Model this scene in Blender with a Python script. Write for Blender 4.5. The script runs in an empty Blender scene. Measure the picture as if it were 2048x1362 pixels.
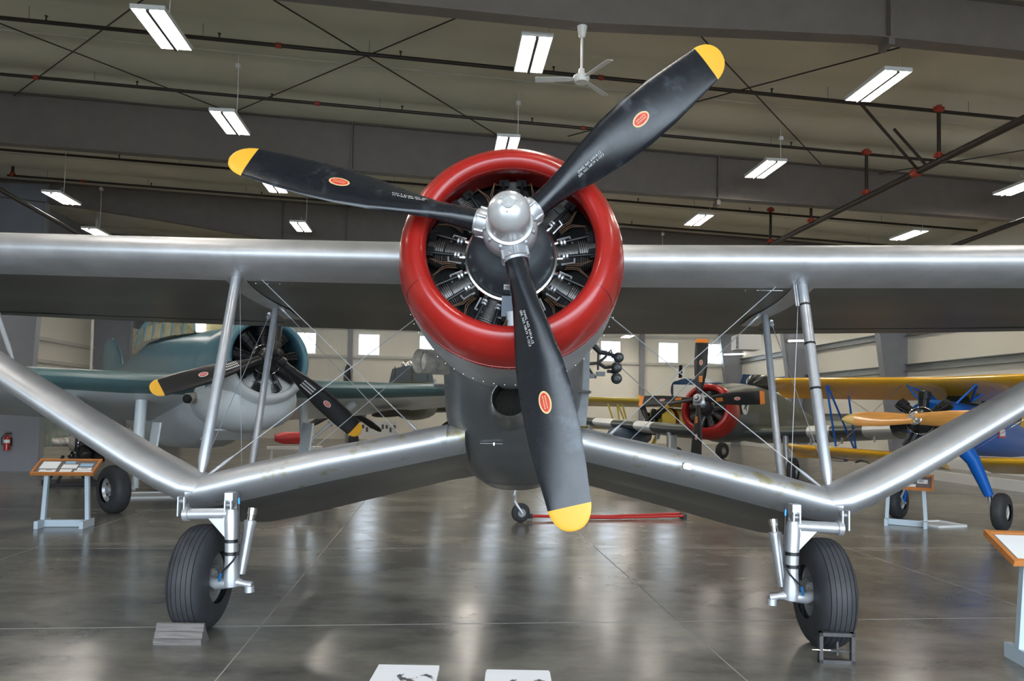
import bpy, math, random
from math import sin, cos, tan, pi, radians, sqrt, atan, atan2
from mathutils import Vector, Matrix
random.seed(7)
SC = bpy.context.scene
COL = SC.collection
V = Vector
# ---------------------------------------------------------------- camera
F_PX = 1450.0; PCX = 1024.0; PCY = 768.0; EYE = 1.65
PITCH = atan(57 / 1450); ROLL = 0.018
_F = V((0, cos(PITCH), sin(PITCH))); _R0 = V((1, 0, 0)); _U0 = V((0, -sin(PITCH), cos(PITCH)))
_R = _R0 * cos(ROLL) + _U0 * sin(ROLL); _U = _U0 * cos(ROLL) - _R0 * sin(ROLL)
CAMP = V((0, 0, EYE))
cam_d = bpy.data.cameras.new('camera'); cam = bpy.data.objects.new('camera', cam_d); COL.objects.link(cam)
cam.matrix_world = Matrix(((_R.x, _U.x, -_F.x, 0), (_R.y, _U.y, -_F.y, 0), (_R.z, _U.z, -_F.z, EYE), (0, 0, 0, 1)))
cam_d.sensor_width = 36; cam_d.lens = F_PX / 2048 * 36; cam_d.shift_y = 87 / 2048
cam_d.clip_start = 0.05; cam_d.clip_end = 300
SC.camera = cam
# ---------------------------------------------------------------- world, daylight, exposure
SC.view_settings.view_transform = 'Standard'; SC.view_settings.look = 'None'; SC.view_settings.gamma = 1
SC.view_settings.use_curve_mapping = False
SC.view_settings.exposure = 1.25
w = bpy.data.worlds.new('sky'); SC.world = w; w.use_nodes = True
bg = w.node_tree.nodes['Background']; bg.inputs[0].default_value = (0.74, 0.87, 1.0, 1); bg.inputs[1].default_value = 3.4
YAW = atan(144 / 1450)
LA = V((cos(YAW), sin(YAW), 0)); DB = V((-sin(YAW), cos(YAW), 0))
def B(a, b, z): return LA * a + DB * b + V((0, 0, z))
# daylight through the open hangar door behind the camera (portal for the sky)
pl = bpy.data.lights.new('door_portal', 'AREA'); pl.shape = 'RECTANGLE'; pl.size = 21; pl.size_y = 5.6
pl.cycles.is_portal = True
po = bpy.data.objects.new('door_portal', pl); COL.objects.link(po)
po.location = B(0.75, -5.1, 2.8)
po.matrix_world = Matrix.Translation(B(0.75, -5.1, 2.8)) @ Matrix(((LA.x, 0, -DB.x, 0), (LA.y, 0, -DB.y, 0), (0, 1, 0, 0), (0, 0, 0, 1)))
LAMP = 26.0           # strength of the tube fixtures

# ---------------------------------------------------------------- pixel helpers (points in space at a chosen depth)
def ray(x, y): return _F + _R * ((x - PCX) / F_PX) - _U * ((y - PCY) / F_PX)
def WY(x, y, Y): d = ray(x, y); return CAMP + d * (Y / d.y)
def WZ(x, y, Z): d = ray(x, y); return CAMP + d * ((Z - EYE) / d.z)
def G(x, y): return WZ(x, y, 0)
def WB(x, y, b): d = ray(x, y); return CAMP + d * (b / d.dot(DB))
def WA(x, y, a): d = ray(x, y); return CAMP + d * (a / d.dot(LA))
def ROOFZ(a): return 8.75 - 0.035 * a

# ---------------------------------------------------------------- materials
MATS = {}
def mat(name, col, rough=0.5, metal=0.0, var=0.0, scale=6.0, bump=0.0, col2=None, spec=None, rvar=0.0, stretch=None, detail=5, coat=0, thr=None):
    if name in MATS: return MATS[name]
    m = bpy.data.materials.new(name); m.use_nodes = True; MATS[name] = m
    nt = m.node_tree; b = nt.nodes['Principled BSDF']
    c = (*col, 1)
    b.inputs['Base Color'].default_value = c; b.inputs['Roughness'].default_value = rough; b.inputs['Metallic'].default_value = metal
    if spec is not None: b.inputs['Specular IOR Level'].default_value = spec
    if coat: b.inputs['Coat Weight'].default_value = coat; b.inputs['Coat Roughness'].default_value = 0.1
    if var or bump or col2 or rvar:
        tc = nt.nodes.new('ShaderNodeTexCoord'); mp = nt.nodes.new('ShaderNodeMapping'); nt.links.new(tc.outputs['Object'], mp.inputs[0])
        if stretch: mp.inputs['Scale'].default_value = stretch
        n = nt.nodes.new('ShaderNodeTexNoise'); n.inputs['Scale'].default_value = scale; n.inputs['Detail'].default_value = detail; n.inputs['Roughness'].default_value = 0.6
        nt.links.new(mp.outputs[0], n.inputs['Vector'])
        r = nt.nodes.new('ShaderNodeValToRGB')
        lo, hi = thr if thr else (0.3, 0.7)
        r.color_ramp.elements[0].position = lo; r.color_ramp.elements[1].position = hi
        k1 = 1 - var; k2 = 1 + var
        r.color_ramp.elements[0].color = (col[0]*k1, col[1]*k1, col[2]*k1, 1)
        r.color_ramp.elements[1].color = (*(col2 if col2 else (min(1, col[0]*k2), min(1, col[1]*k2), min(1, col[2]*k2))), 1)
        nt.links.new(n.outputs['Fac'], r.inputs[0]); nt.links.new(r.outputs[0], b.inputs['Base Color'])
        if rvar:
            mr = nt.nodes.new('ShaderNodeMapRange'); mr.inputs[1].default_value = 0.3; mr.inputs[2].default_value = 0.7
            mr.inputs[3].default_value = max(0.02, rough - rvar); mr.inputs[4].default_value = rough + rvar
            nt.links.new(n.outputs['Fac'], mr.inputs[0]); nt.links.new(mr.outputs[0], b.inputs['Roughness'])
        if bump:
            bp = nt.nodes.new('ShaderNodeBump'); bp.inputs['Strength'].default_value = bump; bp.inputs['Distance'].default_value = 0.02
            nt.links.new(n.outputs['Fac'], bp.inputs['Height']); nt.links.new(bp.outputs[0], b.inputs['Normal'])
    return m
def emit(name, col, s):
    if name in MATS: return MATS[name]
    m = bpy.data.materials.new(name); m.use_nodes = True; MATS[name] = m
    nt = m.node_tree; nt.nodes.clear(); e = nt.nodes.new('ShaderNodeEmission'); o = nt.nodes.new('ShaderNodeOutputMaterial')
    e.inputs[0].default_value = (*col, 1); e.inputs[1].default_value = s; nt.links.new(e.outputs[0], o.inputs[0]); return m

# ---------------------------------------------------------------- mesh builder
class MB:
    def __init__(s, M=None): s.v = []; s.f = []; s.mi = []; s.M = M or Matrix()
    def pt(s, p): s.v.append(tuple(s.M @ V(p))); return len(s.v) - 1
    def face(s, idx, mi=0): s.f.append(tuple(idx)); s.mi.append(mi)
    def box(s, c, d, mi=0, R=None):
        c = V(c); R = R or Matrix.Identity(3); ids = []
        for k in range(8):
            p = V(((k & 1) - .5, ((k >> 1) & 1) - .5, ((k >> 2) & 1) - .5)); p = V((p.x*d[0], p.y*d[1], p.z*d[2]))
            ids.append(s.pt(c + R @ p))
        for q in ((0,2,3,1),(4,5,7,6),(0,1,5,4),(2,6,7,3),(0,4,6,2),(1,3,7,5)): s.face([ids[i] for i in q], mi)
        return s
    def loft(s, rings, mi=0, closed=True, cap0=True, cap1=True, wrap=False):
        n = len(rings[0]); base = [[s.pt(p) for p in r] for r in rings]
        R = len(base)
        for i in range(R if wrap else R - 1):
            a, b = base[i], base[(i + 1) % R]
            m = mi[i] if isinstance(mi, (list, tuple)) else mi
            for j in range(n if closed else n - 1):
                k = (j + 1) % n
                s.face((a[j], a[k], b[k], b[j]), m(i, j) if callable(m) else m)
        m0 = mi[0] if isinstance(mi, (list, tuple)) else mi; m1 = mi[-1] if isinstance(mi, (list, tuple)) else mi
        if callable(m0): m0 = m0(0, 0)
        if callable(m1): m1 = m1(R-1, 0)
        if closed and not wrap:
            if cap0: s.face(base[0][::-1], m0)
            if cap1: s.face(base[-1], m1)
        return s
    def tube(s, pts, r, n=10, mi=0, cap=True):
        pts = [V(p) for p in pts]; m = len(pts)
        rs = r if isinstance(r, (list, tuple)) else [r] * m
        d0 = (pts[1] - pts[0]).normalized()
        x = d0.orthogonal().normalized(); rings = []
        for i, p in enumerate(pts):
            if i == 0: d = d0
            elif i == m - 1: d = (pts[i] - pts[i-1]).normalized()
            else:
                d = ((pts[i+1] - pts[i]).normalized() + (pts[i] - pts[i-1]).normalized())
                d = d.normalized() if d.length > 1e-6 else (pts[i+1] - pts[i]).normalized()
            x = (x - d * x.dot(d)).normalized(); y = d.cross(x)
            rings.append([p + (x * cos(2*pi*k/n) + y * sin(2*pi*k/n)) * rs[i] for k in range(n)])
        return s.loft(rings, mi, cap0=cap, cap1=cap)
    def lathe(s, prof, M=None, n=24, mi=0, cap=False, a0=0, a1=2*pi):
        # profile of (z, r) about the local z axis of M
        M = M or Matrix(); rings = []
        for z, r in prof: rings.append([M @ V((r*cos(a0+(a1-a0)*k/n), r*sin(a0+(a1-a0)*k/n), z)) for k in range(n)])
        return s.loft(rings, mi, cap0=cap, cap1=cap)
    def prism(s, pts, M, t, mi=0):
        a = [M @ V((p[0], p[1], -t/2)) for p in pts]; b = [M @ V((p[0], p[1], t/2)) for p in pts]
        return s.loft([a, b], mi)
    def ball(s, c, r, mi=0, n=12, m=8, sc=(1,1,1)):
        rings = []
        for i in range(1, m):
            th = pi * i / m
            rings.append([V(c) + V((r*sc[0]*sin(th)*cos(2*pi*k/n), r*sc[1]*sin(th)*sin(2*pi*k/n), -r*sc[2]*cos(th))) for k in range(n)])
        return s.loft(rings, mi)
    def quad(s, a, b, c, d, mi=0): s.face([s.pt(a), s.pt(b), s.pt(c), s.pt(d)], mi); return s
    def build(s, name, mats, parent=None, smooth=True, ang=40, bevel=0, kind=None, label=None):
        me = bpy.data.meshes.new(name); me.from_pydata(s.v, [], s.f)
        if not isinstance(mats, (list, tuple)): mats = [mats]
        for m in mats: me.materials.append(m)
        me.polygons.foreach_set('material_index', s.mi)
        if smooth:
            me.polygons.foreach_set('use_smooth', [True] * len(s.f)); me.set_sharp_from_angle(angle=radians(ang))
        me.update(); me.validate()
        import bmesh
        bm = bmesh.new(); bm.from_mesh(me); bmesh.ops.recalc_face_normals(bm, faces=bm.faces); bm.to_mesh(me); bm.free()
        o = bpy.data.objects.new(name, me); COL.objects.link(o)
        if parent: o.parent = parent
        if bevel:
            bv = o.modifiers.new('bevel', 'BEVEL'); bv.width = bevel; bv.segments = 2; bv.limit_method = 'ANGLE'; bv.angle_limit = radians(50)
        if kind: o['kind'] = kind
        if label: o['label'] = label
        return o
def tag(o, label, cat, group=None, kind=None):
    o['label'] = label; o['category'] = cat
    if group: o['group'] = group
    if kind: o['kind'] = kind
    return o
def empty(name, loc, rz, label, cat, group=None):
    o = bpy.data.objects.new(name, None); COL.objects.link(o); o.location = loc; o.rotation_euler = (0, 0, rz); o.empty_display_size = 0.2
    return tag(o, label, cat, group)
def kids(o): return [c for c in bpy.data.objects if c.parent == o]
def dup(o, loc, rz=None, label=None, group=None, parent=None):
    c = o.copy(); COL.objects.link(c); c.parent = parent
    if parent is None:
        c.location = loc
        if rz is not None: c.rotation_euler = (0, 0, rz)
        if label: c['label'] = label
        if group: c['group'] = group
    for k in kids(o):
        if k is not c: dup(k, None, parent=c)
    return c
def frame(o, z, xh=(1, 0, 0)):
    z = V(z).normalized(); x = V(xh); x = x - z * x.dot(z)
    if x.length < 1e-5: x = z.orthogonal()
    x.normalize(); y = z.cross(x)
    return Matrix(((x.x, y.x, z.x, o[0]), (x.y, y.y, z.y, o[1]), (x.z, y.z, z.z, o[2]), (0, 0, 0, 1)))
TRIM = [0]
def trim(mb, mats, **k):
    TRIM[0] += 1
    return mb.build('trim_%d' % TRIM[0], mats, kind='structure', **k)
RB = Matrix(((LA.x, DB.x, 0), (LA.y, DB.y, 0), (0, 0, 1)))   # building axes
def bbox(mb, a0, a1, b0, b1, z0, z1, mi=0):
    return mb.box(B((a0+a1)/2, (b0+b1)/2, (z0+z1)/2), (a1-a0, b1-b0, z1-z0), mi, RB)

# palette
M_STEEL = mat('steel_primer', (0.175, 0.148, 0.130), 0.55, 0, var=.08, scale=3)
M_COLUMN = mat('column_grey', (0.26, 0.265, 0.29), 0.5, var=.05, scale=2)
M_LINER = mat('wall_liner', (0.60, 0.555, 0.46), 0.55, var=.04, scale=1.5)
M_GIRT = mat('girt_white', (0.62, 0.60, 0.54), 0.45)
M_GIRTD = mat('girt_galvanised', (0.28, 0.29, 0.27), 0.45, 0.4)
M_PIPE = mat('pipe_dark', (0.045, 0.035, 0.028), 0.4, 0.3)
M_RED = mat('coupling_red', (0.40, 0.045, 0.02), 0.5)
M_WHITE = mat('white_paint', (0.80, 0.79, 0.76), 0.4)
M_BLACK = mat('black_rubber', (0.018, 0.018, 0.02), 0.6, var=.2, scale=8)
M_TYRE = mat('tyre_rubber', (0.036, 0.036, 0.04), 0.62, var=.25, scale=5, bump=.1)
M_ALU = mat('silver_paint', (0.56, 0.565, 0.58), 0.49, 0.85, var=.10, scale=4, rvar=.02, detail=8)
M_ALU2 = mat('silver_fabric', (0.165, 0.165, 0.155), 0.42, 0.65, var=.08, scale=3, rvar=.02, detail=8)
M_SILVER = mat('silver_gear', (0.50, 0.51, 0.53), 0.36, 0.55, var=.08, scale=9)
M_DOME = mat('dome_silver', (0.62, 0.62, 0.62), 0.3, 0.45, var=.05, scale=9)
M_CHROME = mat('bright_metal', (0.75, 0.75, 0.73), 0.2, 1.0)
M_COWLRED = mat('cowl_red', (0.37, 0.013, 0.009), 0.30, 0, var=.14, scale=3, coat=.3)
M_ENG = mat('engine_grey', (0.06, 0.07, 0.08), 0.4, 0.3, var=.1, scale=10)
M_FIN = mat('cylinder_fins', (0.21, 0.20, 0.19), 0.40, 0.6, var=.25, scale=30)
M_BLK = mat('black_paint', (0.012, 0.012, 0.013), 0.35)
M_COPPER = mat('ignition_lead', (0.14, 0.075, 0.04), 0.5, .3)
M_BLADE = mat('blade_black', (0.009, 0.011, 0.016), 0.27, 0.0, var=.2, scale=4.5, rvar=.05, spec=.6, detail=8, thr=(.58, .74), col2=(.075, .085, .10))
M_YEL = mat('tip_yellow', (0.80, 0.42, 0.03), 0.4)
M_ORANGE = mat('tip_orange', (0.80, 0.24, 0.03), 0.4)
M_DECR = mat('decal_red', (0.62, 0.05, 0.035), 0.4, var=.25, scale=40)
M_DECT = mat('decal_tan', (0.75, 0.52, 0.24), 0.4)
M_STEN = mat('stencil_white', (0.75, 0.75, 0.75), 0.5)
M_RUST = mat('worn_pipe', (0.36, 0.31, 0.28), 0.5, 0.5, var=.3, scale=9, col2=(0.62, 0.58, 0.50))
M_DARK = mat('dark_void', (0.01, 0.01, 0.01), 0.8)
M_BLUEB = mat('tbm_blue', (0.085, 0.20, 0.255), 0.32, var=.12, scale=2)
M_TEAL = mat('tbm_teal', (0.075, 0.145, 0.155), 0.38, var=.12, scale=2)
M_LGREY = mat('tbm_grey', (0.60, 0.64, 0.66), 0.35, var=.07, scale=2)
M_OLIVE = mat('worn_olive', (0.10, 0.10, 0.06), 0.35, var=.2, scale=2)
M_CAMO = mat('ocean_grey', (0.085, 0.10, 0.105), 0.35, var=.1, scale=2)
M_CAMOG = mat('camo_green', (0.055, 0.065, 0.04), 0.38, var=.1, scale=2)
M_YW = mat('wing_yellow', (0.80, 0.42, 0.02), 0.25, coat=.5)
M_YF = mat('pale_yellow', (0.72, 0.55, 0.09), 0.35)
M_BLUE = mat('trainer_blue', (0.005, 0.11, 0.46), 0.35, spec=.3)
M_WOOD = mat('prop_wood', (0.60, 0.27, 0.06), 0.28, var=.12, scale=4, stretch=(1, 8, 8), coat=.5)
M_FRAMEW = mat('sign_wood', (0.52, 0.19, 0.05), 0.4, var=.15, scale=8)
M_LBLUE = mat('stand_paint', (0.50, 0.59, 0.66), 0.45)
M_PAPER = mat('paper', (0.80, 0.80, 0.78), 0.55)
M_PAPERB = mat('paper_blue', (0.30, 0.45, 0.58), 0.55)
M_INK = mat('ink', (0.10, 0.10, 0.11), 0.6)
M_BOARD = mat('board_brown', (0.16, 0.13, 0.12), 0.6)
M_GLASS = mat('dark_glass', (0.02, 0.024, 0.02), 0.25, 0, spec=.3)
M_CANOPY = mat('canopy_yellowed', (0.42, 0.40, 0.22), 0.15, .2, var=.3, scale=5)

# ================================================================ THE HALL
A0, A1, BK, BF = -15.2, 17.6, 41.2, -5.2
# floor
fm = bpy.data.materials.new('polished_concrete'); fm.use_nodes = True
nt = fm.node_tree; bs = nt.nodes['Principled BSDF']
tc = nt.nodes.new('ShaderNodeTexCoord')
def noise(sc, det, rg=.6, vec=None, st=None):
    n = nt.nodes.new('ShaderNodeTexNoise'); n.inputs['Scale'].default_value = sc; n.inputs['Detail'].default_value = det; n.inputs['Roughness'].default_value = rg
    mp = nt.nodes.new('ShaderNodeMapping'); nt.links.new(tc.outputs['Object'], mp.inputs[0])
    if st: mp.inputs['Scale'].default_value = st
    nt.links.new(mp.outputs[0], n.inputs['Vector']); return n
n1 = noise(.55, 8, .65, st=(1, 1.8, 1)); n2 = noise(1.9, 7, .6, st=(1, 1.5, 1))
r1 = nt.nodes.new('ShaderNodeValToRGB'); r1.color_ramp.elements[0].position = .36; r1.color_ramp.elements[1].position = .62
r1.color_ramp.elements[0].color = (0.098, 0.096, 0.092, 1); r1.color_ramp.elements[1].color = (0.265, 0.248, 0.210, 1)
r2 = nt.nodes.new('ShaderNodeValToRGB'); r2.color_ramp.elements[0].position = .28; r2.color_ramp.elements[1].position = .6
r2.color_ramp.elements[0].color = (0.78, 0.775, 0.78, 1); r2.color_ramp.elements[1].color = (1, 1, 1, 1)
nt.links.new(n1.outputs['Fac'], r1.inputs[0]); nt.links.new(n2.outputs['Fac'], r2.inputs[0])
mx = nt.nodes.new('ShaderNodeMix'); mx.data_type = 'RGBA'; mx.blend_type = 'MULTIPLY'; mx.inputs[0].default_value = 1
nt.links.new(r1.outputs[0], mx.inputs[6]); nt.links.new(r2.outputs[0], mx.inputs[7]); nt.links.new(mx.outputs[2], bs.inputs['Base Color'])
mr = nt.nodes.new('ShaderNodeMapRange'); mr.inputs[1].default_value = .3; mr.inputs[2].default_value = .7; mr.inputs[3].default_value = .18; mr.inputs[4].default_value = .26
nt.links.new(n2.outputs['Fac'], mr.inputs[0]); nt.links.new(mr.outputs[0], bs.inputs['Roughness'])
bs.inputs['Specular IOR Level'].default_value = .7
n3 = noise(1.3, 3); bp = nt.nodes.new('ShaderNodeBump'); bp.inputs['Strength'].default_value = .10; bp.inputs['Distance'].default_value = .02
nt.links.new(n3.outputs['Fac'], bp.inputs['Height']); nt.links.new(bp.outputs[0], bs.inputs['Normal'])
mb = MB(); bbox(mb, A0 - .3, A1 + .3, BF - 8, BK + .3, -.2, 0); mb.build('floor', fm, kind='structure', smooth=False)
# saw-cut joints, inlaid
mj = mat('joint_filler', (0.30, 0.29, 0.26), .7)
for a in (-14.3, -11.1, -7.85, -4.58, -1.31, 1.95, 5.2, 8.5, 11.7, 15.0):
    mb = MB(); bbox(mb, a - .005, a + .005, BF, BK, -.01, .0012); trim(mb, mj, smooth=False)
for b in (-3.9, -.7, 2.5, 5.72, 8.85, 12.1, 15.3, 18.6, 21.8, 25.1, 28.3, 31.5, 34.7, 38.0):
    mb = MB(); bbox(mb, A0, A1, b - .005, b + .005, -.01, .0012); trim(mb, mj, smooth=False)

# ceiling: insulation facing that sags between the purlins
cm = mat('roof_facing', (0.72, 0.68, 0.55), 0.32, 0.0, var=.05, scale=.8, bump=.25, stretch=(1, 1, 1), spec=.6)
mb = MB(); rows = []
nb = 200
for i in range(nb + 1):
    b = BF + (BK - BF) * i / nb; ph = (b % 1.53) / 1.53
    sag = -.08 * sin(pi * ph) + .045 * (1 if ph < .04 else 0)
    rows.append([B(a, b, ROOFZ(a) + sag + .012 * sin(a * 1.9 + i)) for a in [A0 - .2 + (A1 - A0 + .4) * k / 24 for k in range(25)]])
mb.loft(rows, closed=False); mb.build('ceiling', cm, kind='structure', ang=70)

# walls
def wall_strip(mb, axis, fixed, u0, u1, z0, z1, holes, th=.12, mi=0):
    # wall in the (u,z) plane with rectangular holes; ribs are in the material
    us = sorted({u0, u1, *[h[0] for h in holes], *[h[1] for h in holes]})
    for i in range(len(us) - 1):
        a, b = us[i], us[i+1]; cuts = sorted([(h[2], h[3]) for h in holes if h[0] <= a + 1e-6 and h[1] >= b - 1e-6])
        z = z0
        for c0, c1 in cuts + [(z1, z1)]:
            if c0 > z:
                if axis == 'b': bbox(mb, a, b, fixed, fixed + th, z, c0, mi)
                else: bbox(mb, fixed, fixed + th, a, b, z, c0, mi)
            z = c1
wl = mat('liner_panel', (0.86, 0.82, 0.71), .5)
nt2 = wl.node_tree; tcw = nt2.nodes.new('ShaderNodeTexCoord'); wv = nt2.nodes.new('ShaderNodeTexWave'); wv.inputs['Scale'].default_value = 2.6
mpw = nt2.nodes.new('ShaderNodeMapping'); mpw.inputs['Rotation'].default_value = (0, 0, 0)
nt2.links.new(tcw.outputs['Object'], mpw.inputs[0]); nt2.links.new(mpw.outputs[0], wv.inputs[0])
bpw = nt2.nodes.new('ShaderNodeBump'); bpw.inputs['Strength'].default_value = .15; bpw.inputs['Distance'].default_value = .02
nt2.links.new(wv.outputs['Fac'], bpw.inputs['Height']); nt2.links.new(bpw.outputs[0], nt2.nodes['Principled BSDF'].inputs['Normal'])
wins = [(a, a + 1.13, 4.75, 5.88) for a in (-8.08, -4.58, -1.18, 2.3, 5.8, 9.24, 12.68, 15.46)]
mb = MB(); wall_strip(mb, 'b', BK, A0, A1, 0, 9.4, wins); mb.build('wall_back', wl, kind='structure', smooth=False)
winR = []
mb = MB(); wall_strip(mb, 'a', A1, BF, BK, 0, 9.4, winR)
mb.build('wall_right', [wl, M_COLUMN], kind='structure', smooth=False)
mb = MB(); bbox(mb, A0 - .12, A0, BF, BK, 0, 5.5); bbox(mb, A0 - .12, A0, BF, BK, 5.5, 9.4, 1)
mb.build('wall_left', [wl, M_COLUMN], kind='structure', smooth=False)
mb = MB(); wall_strip(mb, 'b', BF - .12, A0, A1, 0, 9.4, [(-9.75, 11.25, 0, 5.6)]); mb.build('wall_front', wl, kind='structure', smooth=False)
mb = MB(); bbox(mb, -25, 26, BF - 20, BF - 8.1, -.2, -.02); mb.build('trim_apron', mat('apron', (.35, .34, .32), .8), kind='structure', smooth=False)
for i, (a0, a1, z0, z1) in enumerate(wins):
    mb = MB(); t = .05
    for q in ((a0 - t, a1 + t, z0 - t, z0), (a0 - t, a1 + t, z1, z1 + t)): bbox(mb, q[0], q[1], BK - .03, BK + .14, q[2], q[3])
    for q in ((a0 - t, a0), (a1, a1 + t)): bbox(mb, q[0], q[1], BK - .03, BK + .14, z0, z1)
    o = mb.build('window_%d' % (i + 1), M_WHITE, kind='structure', smooth=False)
# base strip of the right wall, wall boards
mb = MB(); bbox(mb, A1 - .06, A1, BF, BK, 0, .32); mb.build('baseboard_right', M_WHITE, kind='structure', smooth=False)
# girts
for z, d, m in ((6.3, .26, M_GIRTD), (4.92, .26, M_GIRTD), (3.60, .28, M_GIRTD), (1.74, .24, M_GIRTD)):
    mb = MB(); bbox(mb, A1 - .16, A1, BF, BK, z - d/2, z - d/2 + .03); bbox(mb, A1 - .05, A1, BF, BK, z - d/2, z + d/2); bbox(mb, A1 - .16, A1, BF, BK, z + d/2 - .03, z + d/2); trim(mb, m, smooth=False)
for z in (4.15, 3.3, 2.75, 1.6):
    mb = MB(); bbox(mb, A0, A0 + .16, BF, BK, z - .08, z + .05); trim(mb, M_GIRT, smooth=False)
for z in (6.2, 4.62, 2.4):
    mb = MB(); bbox(mb, A0, A1, BK - .16, BK, z - .07, z + .06); trim(mb, M_GIRT, smooth=False)
for a in (-5.0, 3.9, 11.6):
    mb = MB(); bbox(mb, a - .14, a + .14, BK - .35, BK - .16, 0, 8.5); trim(mb, M_COLUMN, smooth=False)

# rafters (welded I sections following the roof)
def rafter(b, spans, stiff):
    mb = MB(); fw = .13
    for (a0, z0, a1, z1) in spans:      # bottom edge from (a0,z0) to (a1,z1)
        t0, t1 = ROOFZ(a0) - .06, ROOFZ(a1) - .06
        web = [(a0, z0), (a1, z1), (a1, t1), (a0, t0)]
        mb.loft([[B(p[0], b - .006, p[1]) for p in web], [B(p[0], b + .006, p[1]) for p in web]])
        for (za, zb, s) in ((z0, z1, 1), (t0, t1, -1)):
            q = [(a0, za), (a1, zb), (a1, zb + .02*s), (a0, za + .02*s)]
            mb.loft([[B(p[0], b - fw, p[1]) for p in q], [B(p[0], b + fw, p[1]) for p in q]])
    for (a, z0) in stiff:
        bbox(mb, a - .012, a + .012, b - fw, b + fw, z0 + .02, ROOFZ(a) - .08)
        bbox(mb, a - .05, a + .05, b - fw - .01, b + fw + .01, z0 - .10, z0 + .02)
    trim(mb, M_STEEL, smooth=False)
rafter(10.6, [(A0, 8.3, -2.1, 7.62), (-2.1, 7.62, 2.1, 7.50), (2.1, 7.50, 6.6, 7.62), (6.6, 7.62, 9.2, 7.55), (9.2, 7.55, A1, 7.1)], [(6.9, 7.60)])
rafter(18.15, [(A0, 7.95, -5.2, 7.66), (-5.2, 7.66, 1.7, 7.44), (1.7, 7.44, A1, 7.06)], [(-2.3, 7.56), (7.1, 7.24)])
rafter(25.8, [(A0, 8.6, -12.8, 8.41), (-12.8, 8.41, -9.2, 7.97), (-9.2, 7.97, -5.6, 7.45), (-5.6, 7.45, 1.0, 7.25), (1, 7.25, 7.5, 7.45), (7.5, 7.45, A1, 7.1)], [(-5.6, 7.42), (-3.4, 7.36), (3.6, 7.3)])
rafter(33.4, [(A0, 8.5, -9, 8.0), (-9, 8.0, -3, 7.4), (-3, 7.4, 8, 7.3), (8, 7.3, A1, 7.3)], [])
rafter(3.0, [(A0, 8.0, A1, 7.2)], []); rafter(-4.6, [(A0, 8.0, A1, 7.2)], [])
def rod(p0, p1, r, m=M_PIPE, n=6):
    mb = MB(); mb.tube([p0, p1], r, n); return trim(mb, m)
# columns, tapered towards the floor
def column(b, a_out, aw_top, aw_bot, ztop, d=.14):
    mb = MB(); s = 1 if a_out < 0 else -1
    p = [(a_out, 0), (a_out + s*aw_bot, 0), (a_out + s*aw_top, ztop), (a_out, ztop)]
    mb.loft([[B(q[0], b - .02, q[1]) for q in p], [B(q[0], b + .02, q[1]) for q in p]])
    e = [(a_out + s*aw_bot, 0), (a_out + s*(aw_bot + .03), 0), (a_out + s*(aw_top + .03), ztop), (a_out + s*aw_top, ztop)]
    mb.loft([[B(q[0], b - d, q[1]) for q in e], [B(q[0], b + d, q[1]) for q in e]])
    return trim(mb, M_COLUMN, smooth=False)
for b in (10.6, 18.15): column(b, A0, 1.75, 1.4, 8.2)
column(25.8, A0, 1.85, 1.5, 9.1); column(33.3, A0, 1.65, 1.6, 9.1); column(40.9, A0, 1.5, 1.2, 9.1)
for b in (3.0, 10.6, 18.15, 25.8, 33.3, 40.9): column(b, A1, 1.45, .55, 7.0, .16)
rod(B(-13.0, 28.5, 0), B(-13.0, 28.5, 9.15), .05, M_GIRT, 8)
mb = MB(); bbox(mb, -12.6, -9.8, 18.85, 19.0, 0, 1.78); bbox(mb, -9.8, -9.72, 18.8, 19.05, 0, 1.78); trim(mb, [M_COLUMN], smooth=False)
mb = MB(); bbox(mb, 13.6, 13.7, 13.5, 21.5, 0, .26); trim(mb, M_WHITE, smooth=False)
# bracing rods under the roof
def RP(a, b, off): return B(a, b, ROOFZ(a) - off)
for p, q in (((-10.2, 12.7), (-5.0, 18)), ((-10.2, 18), (-5.0, 12.7)), ((-3.0, 12.6), (1.5, 18)), ((.3, 12.4), (-5.2, 17.9)),
             ((4.3, 12.1), (9.7, 17.7)), ((8.5, 11.5), (3.0, 17.4)), ((11.5, 12), (16.8, 18)), ((16.8, 12.5), (11.5, 18))):
    rod(RP(*p, .17), RP(*q, .17), .014)
# thin conduit runs
for b in (14.75, 22.6): rod(RP(A0 + .2, b, .14), RP(A1 - .2, b, .14), .011, M_GIRT)

# ---------------------------------------------------------------- sprinkler pipes
def elbow(mb, c, r, mi=1): mb.ball(c, r * 1.7, mi, 10, 6)
def branch(b, a0, a1, off, label, coup, heads, r=.032):
    mb = MB(); mb.tube([RP(a0, b, off), RP(a1, b, off)], r, 10)
    o = mb.build('sprinkler_pipe', [M_PIPE], label=label); tag(o, label, 'pipe')
    for a in coup:
        c = MB(); d = (RP(a + .1, b, off) - RP(a, b, off)).normalized(); c.tube([RP(a, b, off) - d*.05, RP(a, b, off) + d*.05], r * 1.35, 10)
        c.build('pipe_coupling', M_RED, o)
    for a in heads:
        c = MB(); p = RP(a, b, off); c.tube([p, p + V((0, 0, .09))], .014, 6); c.tube([p + V((0, 0, .09)), p + V((0, 0, .12))], [.012, .035], 8)
        c.build('sprinkler_head', M_PIPE, o)
    for a in [a0 + 1.2 + 3.1*k for k in range(int((a1 - a0) / 3.1))]:
        c = MB(); p = RP(a, b, off); c.tube([p, V((p.x, p.y, ROOFZ(a) - .02))], .006, 5); c.build('pipe_hanger', M_GIRTD, o)
    return o
branch(13.95, A0 + .1, A1 - .3, .30, 'dark sprinkler pipe nearest the front, behind the ceiling fan', (-3.2, 3.05), (-7.4, -4.3, -.9, 2.1, 6.6), .038)
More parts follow.
